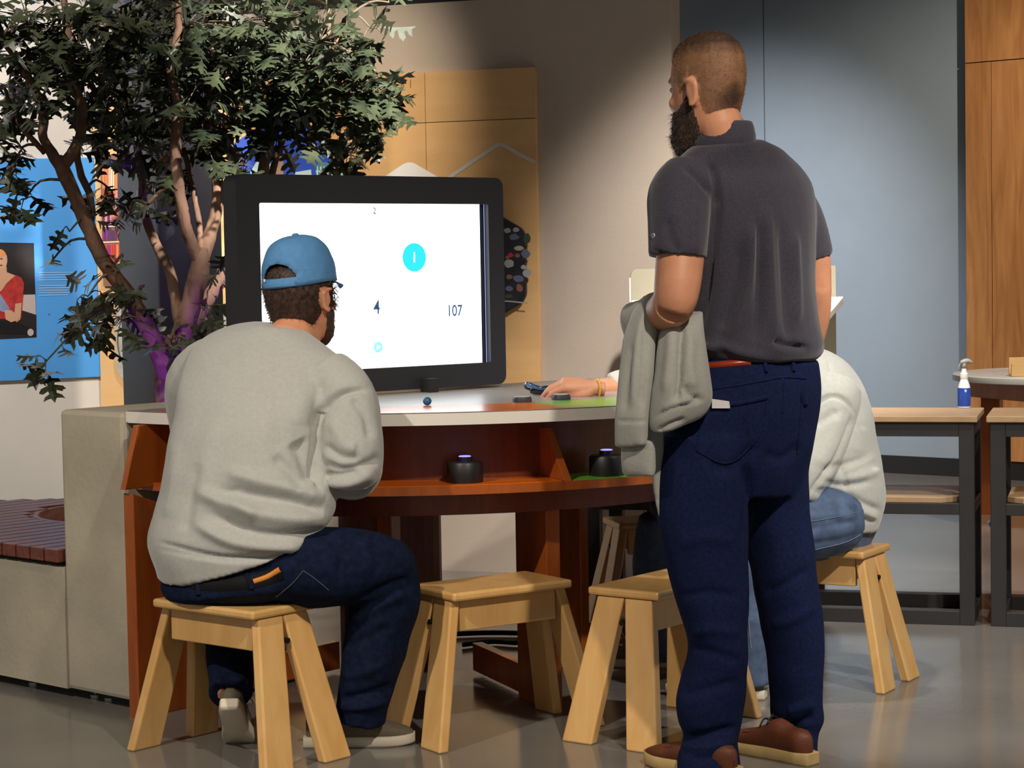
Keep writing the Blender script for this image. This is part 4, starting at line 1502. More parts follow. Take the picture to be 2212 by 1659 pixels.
folds(swL, [(l_, a_ * 1.4, w_) for l_, a_, w_ in [
    ([(690, 1060), (684, 990), (684, 930), (700, 880), (742, 848), (792, 842)], -0.016, 7),       # armhole
    ([(680, 1040), (660, 990), (640, 950)], -0.018, 20), ([(655, 1060), (630, 1020), (590, 985)], -0.010, 14),
    ([(700, 1080), (640, 1060), (560, 1040), (490, 1020)], 0.012, 15), ([(700, 1105), (640, 1085), (560, 1072), (470, 1060)], -0.012, 12),
    ([(705, 1120), (640, 1122), (560, 1112), (480, 1085), (430, 1060)], 0.014, 16), ([(700, 1150), (620, 1158), (540, 1148), (450, 1110)], -0.013, 12),
    ([(660, 1178), (590, 1182), (500, 1170), (420, 1130)], 0.012, 13), ([(640, 1196), (560, 1204), (460, 1200), (346, 1172)], -0.008, 5),
    ([(688, 1168), (600, 1206), (480, 1210), (344, 1186)], -0.005, 4),
    ([(560, 1120), (520, 1090), (505, 1060)], 0.008, 16), ([(600, 800), (605, 900), (600, 980)], -0.003, 20),
    ([(690, 820), (684, 880), (676, 930)], -0.006, 12), ([(640, 800), (650, 860), (640, 920)], 0.004, 18),
    ([(700, 1000), (740, 1015), (800, 1000), (822, 985)], -0.010, 10), ([(700, 1040), (750, 1045), (810, 1020)], 0.008, 12), ([(700, 1025), (735, 1030), (780, 1022)], -0.011, 8),
    ([(700, 960), (735, 985), (780, 990)], -0.008, 10), ([(715, 905), (745, 960), (770, 970)], 0.006, 14), ([(720, 1062), (760, 1066), (800, 1050)], -0.008, 8),
    ([(760, 860), (790, 900), (800, 950)], -0.006, 10), ([(430, 1000), (410, 1080), (400, 1150)], -0.006, 14), ([(470, 900), (440, 1000), (430, 1090)], 0.004, 20), ([(380, 950), (372, 1040), (360, 1120)], 0.004, 14)]])
oL = link('sweatshirt', swL, M_fleece, pL_, True)
# jeans
bm = bmesh.new()
rows_loft(bm, [(362, 1205, 690, 1150, 5.62, 5.44, 0.150, -0.05), (358, 1240, 680, 1190, 5.62, 5.42, 0.155, -0.05), (366, 1270, 690, 1230, 5.61, 5.42, 0.16, -0.03), (392, 1294, 680, 1265, 5.60, 5.42, 0.15, 0.0), (440, 1306, 640, 1290, 5.58, 5.44, 0.11, 0.0)], 32)
limb(bm, [(560, 1228, 5.46), (660, 1225, 5.44), (760, 1225, 5.46), (830, 1230, 5.50), (858, 1240, 5.53)], [0.085, 0.108, 0.102, 0.088, 0.07], 20)
limb(bm, [(850, 1222, 5.52), (836, 1290, 5.52), (815, 1380, 5.52), (795, 1465, 5.52), (782, 1530, 5.525), (779, 1554, 5.53)], [0.07, 0.092, 0.088, 0.078, 0.070, 0.070], 20)
limb(bm, [(450, 1240, 5.62), (470, 1228, 5.80), (485, 1215, 5.97), (492, 1222, 6.04)], [0.10, 0.102, 0.088, 0.07], 20)
limb(bm, [(490, 1215, 6.02), (493, 1300, 5.85), (496, 1390, 5.68), (498, 1460, 5.56), (497, 1500, 5.50)], [0.07, 0.08, 0.07, 0.062, 0.062], 20)
jL = remesh_bm(bm, 0.0065, 6)
crumple(jL, 0.006, (9, 9, 9), 8.2)
folds(jL, [([(740, 1320), (790, 1290), (850, 1262), (890, 1250)], -0.014, 10), ([(760, 1345), (820, 1310), (880, 1280)], 0.010, 10), ([(715, 1165), (740, 1200), (730, 1250)], -0.008, 10),
           ([(780, 1165), (800, 1200), (790, 1240)], 0.006, 12), ([(735, 1510), (790, 1500), (850, 1480)], -0.012, 9), ([(730, 1528), (780, 1528), (840, 1514)], 0.010, 8), ([(735, 1460), (780, 1455), (840, 1430)], 0.007, 10),
           ([(465, 1440), (500, 1448), (525, 1440)], -0.008, 8), ([(462, 1470), (500, 1476), (525, 1468)], 0.008, 8), ([(745, 1400), (790, 1380), (850, 1350)], -0.007, 10)])
jo = link('jeans', jL, M_denim2, pL_, True)
bv = bvh_of(jL)
decal('belt', [(358, 1238), (420, 1258), (490, 1262), (560, 1254), (610, 1238)], 30, bv, M_belt, jo, 0.004)
for a, b in (((424, 1234), (430, 1285)), ((533, 1240), (545, 1272))):
    decal('belt_loop', [a, ((a[0] + b[0]) / 2, (a[1] + b[1]) / 2), b], 11, bv, M_denim2, jo, 0.008)
decal('leather_patch', [(549, 1256), (578, 1246), (606, 1230)], 13, bv, mat('patch_tan', srgb(206, 130, 46), 0.6), jo, 0.007)
decal('pocket_stitch', [(655, 1233), (630, 1262), (595, 1290)], 2.2, bv, M_stitch, jo, 0.002)
decal('pocket_stitch', [(655, 1233), (680, 1250), (710, 1275)], 2.2, bv, M_stitch, jo, 0.002)
# shoes
gR = G(655, 1612)
gR.z = 0
shoe(pL_, basis(gR + V2(0.005, 0.0), (1.0, 0.05, 0)), M_taupe, M_sole_w, M_sole_w, 'moc')
shoe(pL_, basis(W(494, 1530, 5.44), Vector((0.0, 0.80, -0.60)), Vector((0, 0.60, 0.80)), 0.95), M_taupe, M_sole_w, M_sole_w, 'moc')


# hair, cap
def keepL(p):
    lim = -0.072 if p.y < -0.045 else (-0.072 + (p.y + 0.045) * 1.7)
    if abs(p.x) > 0.071 and abs(p.y + 0.010) < 0.030 and p.z < 0.030:
        return -1
    return min(p.z - lim, 0.04 - p.y, 0.105 - p.z)


hair_patch('hair', HL, keepL, lambda p: (0.0065 if p.z < 0.04 else 0.002), M_hair_d, pL_, 3200, 0.010, 0.0005, None, 5, 0.4, 0.45)
hair_patch('side_curls', HL, lambda p: min(0.03 - abs(p.z - 0.005), p.x - 0.055, 0.016 - abs(p.y - 0.026)), lambda p: 0.003, M_hair_d, pL_, 170, 0.024, 0.0004, M_hair_g, 9, 0.1, 0.7)
hair_patch('nape_hair', HL, lambda p: min(0.02 - abs(p.z + 0.082), -0.03 - p.y), lambda p: 0.001, M_hair_g, pL_, 260, 0.020, 0.0004, M_hair_g, 11, 0.6, 0.4)
hair_patch('beard', HL, lambda p: min(-0.030 - p.z, p.y - 0.0 + (p.z + 0.03) * 0.2), lambda p: 0.003 + 0.003 * max(0, (-p.z - 0.07) / 0.05), M_beard, pL_, 400, 0.009, 0.0005, M_beard, 12, 0.4, 0.4)
# cap: dome with a half-moon opening at the back
capn = empty('cap', HL @ Vector((0, 0, 0.05)))
capn.parent = pL_
capn.matrix_parent_inverse = parent_matrix(pL_).inverted()
bm = bmesh.new()
NU, NV = 64, 18
grid = []
for j in range(NV + 1):
    row = []
    ph_ = j / NV
    for i in range(NU):
        t = 2 * math.pi * i / NU
        # structured crown: steep sides, rounded top
        el = ph_ * math.pi / 2
        rr = math.cos(el) ** 0.62
        hz = 0.126 * math.sin(el) ** 0.95
        x = 0.0925 * rr * math.cos(t)
        y = -0.004 + 0.116 * rr * math.sin(t)
        z = 0.044 + hz - 0.010 * max(0, -math.sin(t)) * (1 - ph_)
        if j == NV:
            x, y = 0, -0.004
        row.append(Vector((x, y, z)))
    grid.append(row)
vs = [[bm.verts.new(p) for p in r] for r in grid[:-1]]
top = bm.verts.new(grid[-1][0])


def hole(p):
    # opening at the back (y < 0), above the strap
    if p.y > -0.03:
        return False
    return (p.x / 0.050) ** 2 + ((p.z - 0.054) / 0.044) ** 2 < 1 and p.z > 0.055


for j in range(NV - 1):
    for i in range(NU):
        q = (vs[j][i], vs[j][(i + 1) % NU], vs[j + 1][(i + 1) % NU], vs[j + 1][i])
        c = sum((v.co for v in q), Vector()) / 4
        if not hole(c):
            bm.faces.new(q)
for i in range(NU):
    bm.faces.new((vs[NV - 1][i], vs[NV - 1][(i + 1) % NU], top))
for v in list(bm.verts):
    if not v.link_faces:
        bm.verts.remove(v)
for e in list(bm.verts):
    pass
# soften the stepped edge of the opening
for v in bm.verts:
    if v.is_boundary and v.co.z > 0.045 and v.co.y < -0.03:
        d = Vector((v.co.x / 0.050, (v.co.z - 0.054) / 0.044))
        if d.length > 1e-4 and v.co.z > 0.061:
            k = 1.0 / d.length
            v.co.x *= k
            v.co.z = 0.054 + (v.co.z - 0.054) * k
bmesh.ops.recalc_face_normals(bm, faces=bm.faces[:])
bmesh.ops.solidify(bm, geom=bm.faces[:], thickness=0.0022)
bmesh.ops.recalc_face_normals(bm, faces=bm.faces[:])
for v in bm.verts:
    nz = noise.noise(v.co * 28) * 0.0022
    v.co += v.co.normalized() * nz
me = bpy.data.meshes.new('crown')
bm.to_mesh(me)
bm.free()
me.transform(HL)
me.update()
folds(me, [([(644, 566), (666, 580), (686, 597)], -0.005, 4), ([(654, 562), (676, 576), (694, 592)], 0.003, 4), ([(672, 574), (686, 582), (692, 592)], -0.004, 4), ([(680, 560), (698, 562)], -0.003, 4)])
link('crown', me, M_cap, capn, True)
bm = bmesh.new()
rows = []
for j in range(9):
    s = j / 8
    row = []
    for i in range(21):
        a = math.radians(-62 + 124 * i / 20)
        x = 0.086 * math.sin(a) * (1 - 0.10 * s)
        y = -0.004 + 0.116 * math.cos(a) * 0.96 + s * 0.072 * math.cos(a * 0.9) ** 1.2
        z = 0.050 - 0.012 * s - 0.022 * (abs(math.sin(a)) ** 2) * (0.35 + 0.65 * s)
        row.append(bm.verts.new(Vector((x, y, z))))
    rows.append(row)
for r0, r1 in zip(rows[:-1], rows[1:]):
    for i in range(20):
        bm.faces.new((r0[i], r0[i + 1], r1[i + 1], r1[i]))
bmesh.ops.solidify(bm, geom=bm.faces[:], thickness=0.003)
bmesh.ops.recalc_face_normals(bm, faces=bm.faces[:])
me = bpy.data.meshes.new('visor')
bm.to_mesh(me)
bm.free()
me.transform(HL)
link('visor', me, M_cap, capn, True)
bm = bmesh.new()
orb(bm, (0, -0.004, 0.171), 0.0095, 0.0095, 0.005, HL, 14)
bm_obj('button', bm, M_cap, capn, True)
pts = [HL @ Vector((0.0938 * math.cos(t), -0.004 + 0.1172 * math.sin(t), 0.043)) for t in np.linspace(math.radians(238), math.radians(302), 14)]
tube_obj('strap', pts, [0.0075] * 14, M_cap, capn, 10, 1, flat=[0.25] * 14, side=(0, -1, 0))
tube_obj('buckle', [HL @ Vector((-0.038, -0.113, 0.053)), HL @ Vector((-0.038, -0.113, 0.061))], [0.003, 0.003], mat('snap_white', (0.7, 0.7, 0.7), 0.3), capn, 8, 1)

# ------------------------------------------------------------------ 2. the standing man
HS = basis(W(1526, 199, 5.25), (-0.735, 0.68, -0.04), (0, 0, 1), 0.97) @ Matrix.Diagonal((1, 1, 1.19, 1))
bm = bmesh.new()
add_head(bm, HS)
tube(bm, [HS @ Vector((0, -0.02, -0.03)), HS @ Vector((0, -0.045, -0.09)), W(1562, 285, 5.26), W(1576, 350, 5.28)], [0.054, 0.058, 0.060, 0.060], 18, 4)
rows_loft(bm, [R_(1535, 1715, 860, 5.22, 5.38, 0.10), R_(1535, 1725, 740, 5.22, 5.38, 0.10), R_(1535, 1725, 600, 5.22, 5.38, 0.10), R_(1510, 1725, 450, 5.22, 5.38, 0.10), R_(1500, 1700, 380, 5.22, 5.38, 0.08), R_(1520, 1650, 340, 5.24, 5.34, 0.06)])
# left arm, elbow towards the viewer
limb(bm, [(1478, 400, 5.19), (1472, 500, 5.13), (1467, 580, 5.09), (1460, 640, 5.07), (1452, 672, 5.07)], [0.056, 0.060, 0.059, 0.055, 0.046], 20)
limb(bm, [(1456, 655, 5.07), (1438, 672, 5.13), (1412, 690, 5.24), (1394, 700, 5.32)], [0.054, 0.050, 0.042, 0.030], 20)
add_hand(bm, basis(W(1393, 702, 5.325), (-0.15, 0.25, -0.95), (-0.3, 0.9, 0.2)), 1, 0.3)
# right arm down to the pocket
limb(bm, [(1700, 450, 5.41), (1746, 540, 5.45), (1758, 620, 5.46)], [0.055, 0.054, 0.046], 20)
limb(bm, [(1758, 620, 5.46), (1757, 690, 5.48), (1746, 765, 5.50)], [0.047, 0.043, 0.029], 20)
add_hand(bm, basis(W(1745, 768, 5.50), (-0.10, 0.05, -1), (0.9, -0.3, 0)), -1, 0.3)
limb(bm, [(1545, 900, 5.22), (1525, 1100, 5.20), (1545, 1330, 5.185), (1540, 1480, 5.20), (1528, 1650, 5.20)], [0.075, 0.07, 0.05, 0.048, 0.036])
limb(bm, [(1690, 900, 5.38), (1680, 1100, 5.40), (1706, 1320, 5.39), (1718, 1480, 5.39), (1716, 1610, 5.38)], [0.072, 0.068, 0.048, 0.040, 0.034])
pS = link('person', remesh_bm(bm, 0.006, 4), M_skin, None, True)
tag(pS, 'bearded standing man in charcoal polo with a hoodie over his arm', 'person')
eyes(HS, pS)


def keepS(p):
    # hairline: low at the nape, round the ear, up to the forehead
    if p.y < -0.05:
        lim = -0.070
    elif p.y < 0.0:
        lim = -0.070 + (p.y + 0.05) * 2.2
    elif p.y < 0.05:
        lim = 0.0 if p.y < 0.028 else 0.0 + (p.y - 0.028) * 2.4
    else:
        lim = 0.052 + (p.y - 0.05) * 0.9
    if abs(p.x) > 0.079 and abs(p.y + 0.012) < 0.03 and p.z < 0.03:
        return -1
    return p.z - lim


def fade(name, stops):
    m, nt, b = _new(name)
    at = nt.nodes.new('ShaderNodeAttribute')
    at.attribute_name = 'tone'
    tc = nt.nodes.new('ShaderNodeTexCoord')
    nz = nt.nodes.new('ShaderNodeTexNoise')
    nz.inputs['Scale'].default_value = 45
    nt.links.new(tc.outputs['Object'], nz.inputs['Vector'])
    ma = nt.nodes.new('ShaderNodeMath')
    ma.operation = 'MULTIPLY_ADD'
    ma.inputs[1].default_value = 0.35
    nt.links.new(nz.outputs['Fac'], ma.inputs[0])
    nt.links.new(at.outputs['Fac'], ma.inputs[2])
    r = nt.nodes.new('ShaderNodeValToRGB')
    for k, (pos, col) in enumerate(stops):
        e = r.color_ramp.elements[k] if k < 2 else r.color_ramp.elements.new(pos)
        e.position = pos
        e.color = c4(col)
    nt.links.new(ma.outputs[0], r.inputs['Fac'])
    nt.links.new(r.outputs['Color'], b.inputs['Base Color'])
    b.inputs['Roughness'].default_value = 0.7
    return m


M_fade = fade('hair_fade', [(0.10, srgb(196, 138, 104)), (1.0, srgb(66, 44, 30)), (0.35, srgb(158, 114, 80)), (0.7, srgb(112, 78, 52))])


def toneS(p):
    k = max(0.0, min(1.0, (keepS(p)) / 0.02)) * 0.38
    k += 0.5 * max(0.0, min(1.0, (p.z - 0.07) / 0.035))
    k += 0.42 * max(0.0, 1 - ((p.x + 0.018) / 0.042) ** 2 - ((p.z + 0.022) / 0.036) ** 2) * (1 if p.y < -0.02 else 0)
    return k


hair_patch('hair', HS, lambda p: min(keepS(p), 1.0), lambda p: 0.0012 + 0.005 * max(0.0, min(1.0, (p.z - 0.06) / 0.05)), M_fade, pS, 2600, 0.0045, 0.0005, None, 3, -0.1, 0.4, toneS)


def keepB(p):
    up_ = -0.040 + max(0, 0.045 - p.y) * 0.75
    return min(up_ - p.z, p.y + 0.008 - (p.z + 0.04) * 0.25)


hair_patch('beard', HS, keepB, lambda p: 0.004 + 0.017 * max(0, min(1, (-p.z - 0.06) / 0.06)) * max(0, min(1, (p.y + 0.01) / 0.05)), M_beard, pS, 1500, 0.014, 0.0006, M_beard, 6, 0.4, 0.35)
# polo shirt
bm = bmesh.new()
rows_loft(bm, [R_(1528, 1738, 778, 5.20, 5.40, 0.13), R_(1514, 1750, 762, 5.19, 5.42, 0.142), R_(1513, 1753, 742, 5.19, 5.42, 0.146), R_(1518, 1743, 700, 5.19, 5.42, 0.138), R_(1514, 1738, 620, 5.19, 5.42, 0.128),
               R_(1502, 1742, 540, 5.18, 5.42, 0.126), R_(1478, 1748, 460, 5.17, 5.43, 0.124), R_(1456, 1742, 405, 5.16, 5.43, 0.116), R_(1452, 1720, 368, 5.17, 5.42, 0.104), (1478, 340, 1680, 328, 5.17, 5.38, 0.094, 0.0), (1500, 322, 1646, 309, 5.175, 5.325, 0.086, 0.0), (1509, 313, 1630, 300, 5.18, 5.30, 0.076, 0.0)], 40)
limb(bm, [(1490, 385, 5.20), (1470, 420, 5.165), (1466, 480, 5.13), (1464, 535, 5.105), (1463, 557, 5.10)], [0.075, 0.080, 0.077, 0.074, 0.073], 24)
limb(bm, [(1660, 420, 5.36), (1702, 446, 5.41), (1732, 500, 5.445), (1750, 560, 5.455)], [0.06, 0.072, 0.068, 0.060], 24)
po = remesh_bm(bm, 0.006, 6)
crumple(po, 0.0055, (7, 7, 3.5), 1.7)
folds(po, [(l_, a_ * 1.5, w_) for l_, a_, w_ in [([(1545, 380), (1548, 450), (1540, 520), (1532, 580), (1515, 700)], -0.012, 9), ([(1480, 360), (1510, 385), (1540, 420)], -0.009, 7), ([(1535, 355), (1550, 400), (1548, 450)], -0.008, 7),
           ([(1625, 480), (1622, 560), (1610, 650), (1580, 740)], 0.009, 12), ([(1655, 440), (1660, 540), (1665, 640), (1672, 740)], 0.009, 12), ([(1640, 470), (1640, 560), (1638, 660), (1630, 740)], -0.009, 10),
           ([(1600, 520), (1590, 600), (1565, 690), (1545, 750)], -0.009, 12), ([(1690, 480), (1695, 580), (1700, 680), (1708, 740)], -0.008, 11), ([(1715, 500), (1720, 600), (1722, 700)], 0.007, 10),
           ([(1670, 735), (1700, 745), (1750, 752)], -0.012, 8), ([(1515, 762), (1560, 748), (1600, 762), (1660, 772)], 0.008, 9), ([(1560, 700), (1545, 735), (1530, 755)], 0.008, 12),
           ([(1410, 540), (1460, 556), (1525, 560)], -0.004, 4), ([(1440, 470), (1450, 520), (1470, 545)], -0.005, 12), ([(1505, 430), (1500, 500), (1505, 550)], 0.005, 14)]])
pol = link('polo_shirt', po, M_polo, pS, True)
# collar band
cbm = bmesh.new()
nc = W(1562, 289, 5.245)
ca = Vector((0.80, 0.60, 0))           # towards the right side of the neck
cf = Vector((-0.60, 0.80, 0))
prof = [(0.080, -0.046), (0.085, -0.034), (0.084, -0.014), (0.079, 0.010), (0.075, 0.019), (0.071, 0.014), (0.069, -0.010)]
rings = []
for r, z in prof:
    rg = []
    for i in range(40):
        t = 2 * math.pi * i / 40
        back = max(0, -math.sin(t))
        rg.append(nc + ca * (r * 0.93 * math.cos(t)) + cf * (r * 1.02 * math.sin(t)) + Z3 * (z + 0.010 * back - 0.014 * max(0, math.sin(t))))
    rings.append(rg)
add_rings(cbm, rings, False, False)
bm_obj('collar', cbm, M_polo, pol, True)
bvp = bvh_of(po)
decal('sleeve_logo', [(1409, 514), (1414, 509), (1412, 505), (1407, 510)], 2.5, bvp, mat('logo_white', (0.6, 0.6, 0.6), 0.5), pol, 0.002)
# jeans
bm = bmesh.new()
rows_loft(bm, [R_(1522, 1742, 778, 5.19, 5.41, 0.122), R_(1508, 1744, 825, 5.18, 5.42, 0.134), R_(1478, 1742, 885, 5.17, 5.43, 0.142), R_(1450, 1738, 945, 5.165, 5.43, 0.138), R_(1440, 1734, 1010, 5.16, 5.43, 0.125), R_(1445, 1728, 1070, 5.16, 5.43, 0.10)], 36)
rows_loft(bm, [R_(1440, 1600, 940, 5.16, 5.26, 0.11), R_(1426, 1606, 1060, 5.15, 5.24, 0.108), R_(1438, 1610, 1170, 5.15, 5.23, 0.10), R_(1460, 1609, 1265, 5.15, 5.22, 0.092), R_(1480, 1607, 1335, 5.15, 5.22, 0.088), R_(1497, 1603, 1405, 5.15, 5.22, 0.085), R_(1480, 1602, 1465, 5.16, 5.23, 0.088), R_(1467, 1598, 1515, 5.16, 5.24, 0.088), R_(1474, 1590, 1565, 5.16, 5.24, 0.078), R_(1484, 1584, 1595, 5.17, 5.23, 0.072), R_(1472, 1590, 1640, 5.15, 5.22, 0.078), R_(1474, 1592, 1676, 5.14, 5.21, 0.082), R_(1478, 1590, 1690, 5.14, 5.21, 0.080)], 28)
rows_loft(bm, [R_(1592, 1736, 930, 5.34, 5.44, 0.11), R_(1602, 1731, 1050, 5.35, 5.44, 0.106), R_(1612, 1733, 1140, 5.35, 5.44, 0.10), R_(1636, 1748, 1235, 5.35, 5.43, 0.09), R_(1653, 1763, 1330, 5.35, 5.43, 0.085), R_(1668, 1766, 1420, 5.35, 5.43, 0.08), R_(1680, 1756, 1505, 5.35, 5.42, 0.076), R_(1682, 1760, 1548, 5.35, 5.42, 0.078), R_(1692, 1750, 1578, 5.36, 5.41, 0.070), R_(1676, 1748, 1612, 5.345, 5.41, 0.076), R_(1672, 1750, 1632, 5.335, 5.40, 0.080), R_(1676, 1750, 1642, 5.335, 5.40, 0.078)], 28)
jS = remesh_bm(bm, 0.0065, 5)
crumple(jS, 0.006, (8, 8, 6), 5.5)
folds(jS, [([(1612, 1000), (1615, 1080), (1608, 1180)], -0.012, 8), ([(1600, 900), (1612, 960), (1613, 1060)], -0.006, 10), ([(1480, 1595), (1530, 1585), (1590, 1570)], -0.012, 8), ([(1475, 1615), (1530, 1615), (1590, 1600)], 0.010, 9), ([(1490, 1640), (1540, 1636), (1585, 1625)], -0.008, 7),
           ([(1470, 1500), (1520, 1490), (1595, 1470)], -0.006, 10), ([(1690, 1575), (1720, 1565), (1758, 1545)], -0.014, 8), ([(1700, 1540), (1730, 1530), (1760, 1520)], 0.008, 10), ([(1690, 1600), (1720, 1598), (1748, 1590)], 0.008, 8),
           ([(1470, 1290), (1530, 1280), (1600, 1290)], -0.006, 10), ([(1490, 1370), (1540, 1360), (1600, 1370)], 0.006, 12), ([(1495, 1400), (1540, 1410), (1600, 1430)], -0.006, 10), ([(1650, 1280), (1700, 1260), (1745, 1230)], -0.006, 10), ([(1665, 1350), (1710, 1340), (1762, 1310)], 0.006, 12),
           ([(1530, 1000), (1580, 1010), (1640, 960)], -0.008, 14), ([(1650, 980), (1690, 990), (1730, 960)], -0.006, 12), ([(1470, 1180), (1520, 1160), (1590, 1170)], 0.005, 14)])
jso = link('jeans', jS, M_denim, pS, True)
bv = bvh_of(jS)
decal('belt', [(1530, 790), (1590, 784), (1650, 781), (1700, 778), (1738, 772)], 13, bv, mat('belt_red_brown', srgb(150, 52, 28), 0.3), jso, 0.005)
for a, b in (((1649, 776), (1655, 803)), ((1708, 770), (1714, 801))):
    decal('belt_loop', [a, ((a[0] + b[0]) / 2, (a[1] + b[1]) / 2), b], 8, bv, M_denim, jso, 0.009)
for ln_ in ([(1530, 842), (1590, 833), (1650, 822), (1690, 815), (1740, 817)], [(1690, 815), (1694, 850), (1690, 890)]):
    decal('yoke_seam', ln_, 5, bv, M_denim, jso, 0.003)
decal('pocket_welt', [(1526, 878), (1590, 872), (1657, 858)], 11, bv, M_denim, jso, 0.006)
decal('pocket_edge', [(1657, 858), (1645, 930), (1600, 985), (1560, 1000), (1508, 975)], 4, bv, M_denim, jso, 0.003)
decal('pocket_edge', [(1526, 880), (1512, 930), (1505, 975)], 4, bv, M_denim, jso, 0.003)
decal('pocket_welt', [(1734, 848), (1738, 872)], 14, bv, M_denim, jso, 0.008)
decal('pocket_edge', [(1733, 872), (1728, 920), (1722, 980)], 4, bv, M_denim, jso, 0.003)
# shoes
hl_ = V2(W(1572, 1690, 5.13).x, 5.12)
shoe(pS, basis(hl_ + V2(0.02, -0.01), (-0.70, 0.71, 0)), M_suede, M_crepe, M_lace, 'boot')
hr_ = G(1742, 1648)
shoe(pS, basis(V2(hr_.x + 0.01, hr_.y - 0.03), (-0.66, 0.75, 0)), M_suede, M_crepe, M_lace, 'boot')
# card sticking out of the back pocket
cd = bmesh.new()
hit = bv.ray_cast(CAM, ray(1558, 868).normalized())[0]
cp = [W(x, y, hit.y - 0.011) for x, y in ((1538, 862), (1574, 867), (1576, 882), (1538, 882))]
o = prism('pocket_card', cp, V2(0.002, 0.004), mat('card_white', (0.75, 0.72, 0.72), 0.5))
tag(o, 'white card edge sticking out of the back jeans pocket', 'card')

# hoodie over the forearm
hd = empty('draped_hoodie', W(1420, 850, 5.1))
tag(hd, 'grey zip hoodie hanging over the forearm of the man standing', 'hoodie')


def flap(name, rows, fl, parent, m=None, vox=0.006, cr=0.004):
    bm = bmesh.new()
    rows_loft(bm, rows, 32, 5, 2.6)
    me = remesh_bm(bm, vox, 5)
    crumple(me, cr, (9, 9, 4), 4.4)
    folds(me, fl)
    return link(name, me, m or M_fleece3, parent, True)


flap('sleeve', [(1398, 652, 1424, 628, 5.26, 5.16, 0.030, 0.0), (1376, 690, 1412, 672, 5.22, 5.13, 0.034, 0.0), (1358, 740, 1404, 740, 5.18, 5.10, 0.036, 0.0), (1346, 800, 1406, 800, 5.15, 5.08, 0.034, 0.0), (1338, 860, 1403, 860, 5.13, 5.07, 0.030, 0.0), (1333, 905, 1398, 908, 5.12, 5.06, 0.026, 0), (1332, 940, 1397, 942, 5.12, 5.06, 0.022, 0), (1331, 966, 1396, 964, 5.12, 5.06, 0.016, 0)],
     [([(1385, 690), (1372, 780), (1368, 880)], 0.006, 8), ([(1396, 690), (1390, 780), (1385, 880)], -0.006, 6), ([(1365, 740), (1356, 820), (1348, 890)], -0.005, 8), ([(1333, 908), (1365, 910), (1400, 908)], -0.004, 3)], hd)
flap('cuff', [(1346, 950, 1412, 950, 5.14, 5.07, 0.018, 0), (1345, 985, 1414, 985, 5.14, 5.07, 0.020, 0), (1347, 1010, 1414, 1010, 5.14, 5.07, 0.020, 0), (1350, 1028, 1413, 1030, 5.14, 5.07, 0.015, 0)], [], hd)
flap('front_edge', [(1396, 660, 1416, 655, 5.22, 5.20, 0.02, 0), (1394, 720, 1412, 720, 5.20, 5.18, 0.02, 0), (1396, 800, 1413, 800, 5.19, 5.17, 0.02, 0), (1397, 880, 1414, 880, 5.18, 5.16, 0.02, 0), (1398, 940, 1415, 940, 5.16, 5.14, 0.016, 0), (1402, 975, 1415, 975, 5.14, 5.12, 0.012, 0)], [], hd)
flap('body_fold', [(1456, 690, 1512, 668, 5.15, 5.19, 0.036, 0.0), (1436, 716, 1510, 705, 5.10, 5.16, 0.046, 0.0), (1430, 760, 1514, 755, 5.07, 5.14, 0.054, 0), (1427, 810, 1520, 805, 5.05, 5.13, 0.058, 0), (1420, 855, 1525, 848, 5.04, 5.13, 0.060, 0), (1414, 895, 1522, 872, 5.04, 5.13, 0.055, 0), (1414, 920, 1505, 895, 5.04, 5.13, 0.048, 0), (1418, 936, 1470, 912, 5.04, 5.11, 0.034, 0)],
     [([(1474, 695), (1470, 760), (1466, 830), (1463, 865)], -0.022, 7), ([(1450, 700), (1446, 770), (1436, 850)], 0.008, 10), ([(1492, 720), (1490, 790), (1500, 840)], 0.008, 11), ([(1480, 830), (1490, 855), (1515, 862)], -0.012, 7), ([(1416, 902), (1450, 882), (1490, 872), (1520, 862)], -0.006, 4), ([(1430, 885), (1470, 868), (1505, 858)], 0.006, 7), ([(1420, 932), (1445, 918), (1480, 905)], -0.010, 5)], hd)
flap('hem_strip', [(1414, 925, 1420, 925, 5.16, 5.14, 0.02, 0), (1418, 1000, 1424, 1000, 5.18, 5.16, 0.02, 0), (1428, 1080, 1434, 1080, 5.18, 5.16, 0.02, 0), (1440, 1140, 1447, 1140, 5.18, 5.16, 0.016, 0), (1449, 1180, 1453, 1180, 5.18, 5.16, 0.010, 0)], [], hd)
flap('top_drape', [(1372, 668, 1424, 640, 5.34, 5.18, 0.05, 0.0), (1366, 690, 1432, 668, 5.32, 5.16, 0.055, 0.0), (1372, 730, 1440, 715, 5.30, 5.14, 0.05, 0.0), (1395, 800, 1430, 790, 5.28, 5.16, 0.03, 0.0)], [], hd, M_fleece3)

# ------------------------------------------------------------------ 3. the hunched man on the right stool
HRr = basis(W(1628, 700, 6.52), (-0.93, 0.30, -0.20), (-0.15, 0, 1), 1.05)
bm = bmesh.new()
add_head(bm, HRr)
tube(bm, [HRr @ Vector((0, -0.02, -0.03)), HRr @ Vector((0, -0.05, -0.09)), W(1715, 785, 6.45), W(1745, 830, 6.42)], [0.055, 0.06, 0.068, 0.09], 18, 4)
rows_loft(bm, [R_(1720, 1880, 1130, 6.42, 6.38, 0.13), R_(1720, 1880, 1040, 6.42, 6.38, 0.13), R_(1720, 1860, 940, 6.42, 6.38, 0.14), R_(1700, 1830, 840, 6.44, 6.38, 0.14), R_(1690, 1790, 790, 6.46, 6.4, 0.10)])
limb(bm, [(1780, 860, 6.20), (1715, 1060, 6.14)], [0.05, 0.042], k=1)
limb(bm, [(1715, 1060, 6.14), (1620, 1050, 6.20), (1540, 1030, 6.28)], [0.042, 0.038, 0.03])
add_hand(bm, basis(W(1538, 1030, 6.285), (-0.9, 0.4, 0)), 1, 0.3)
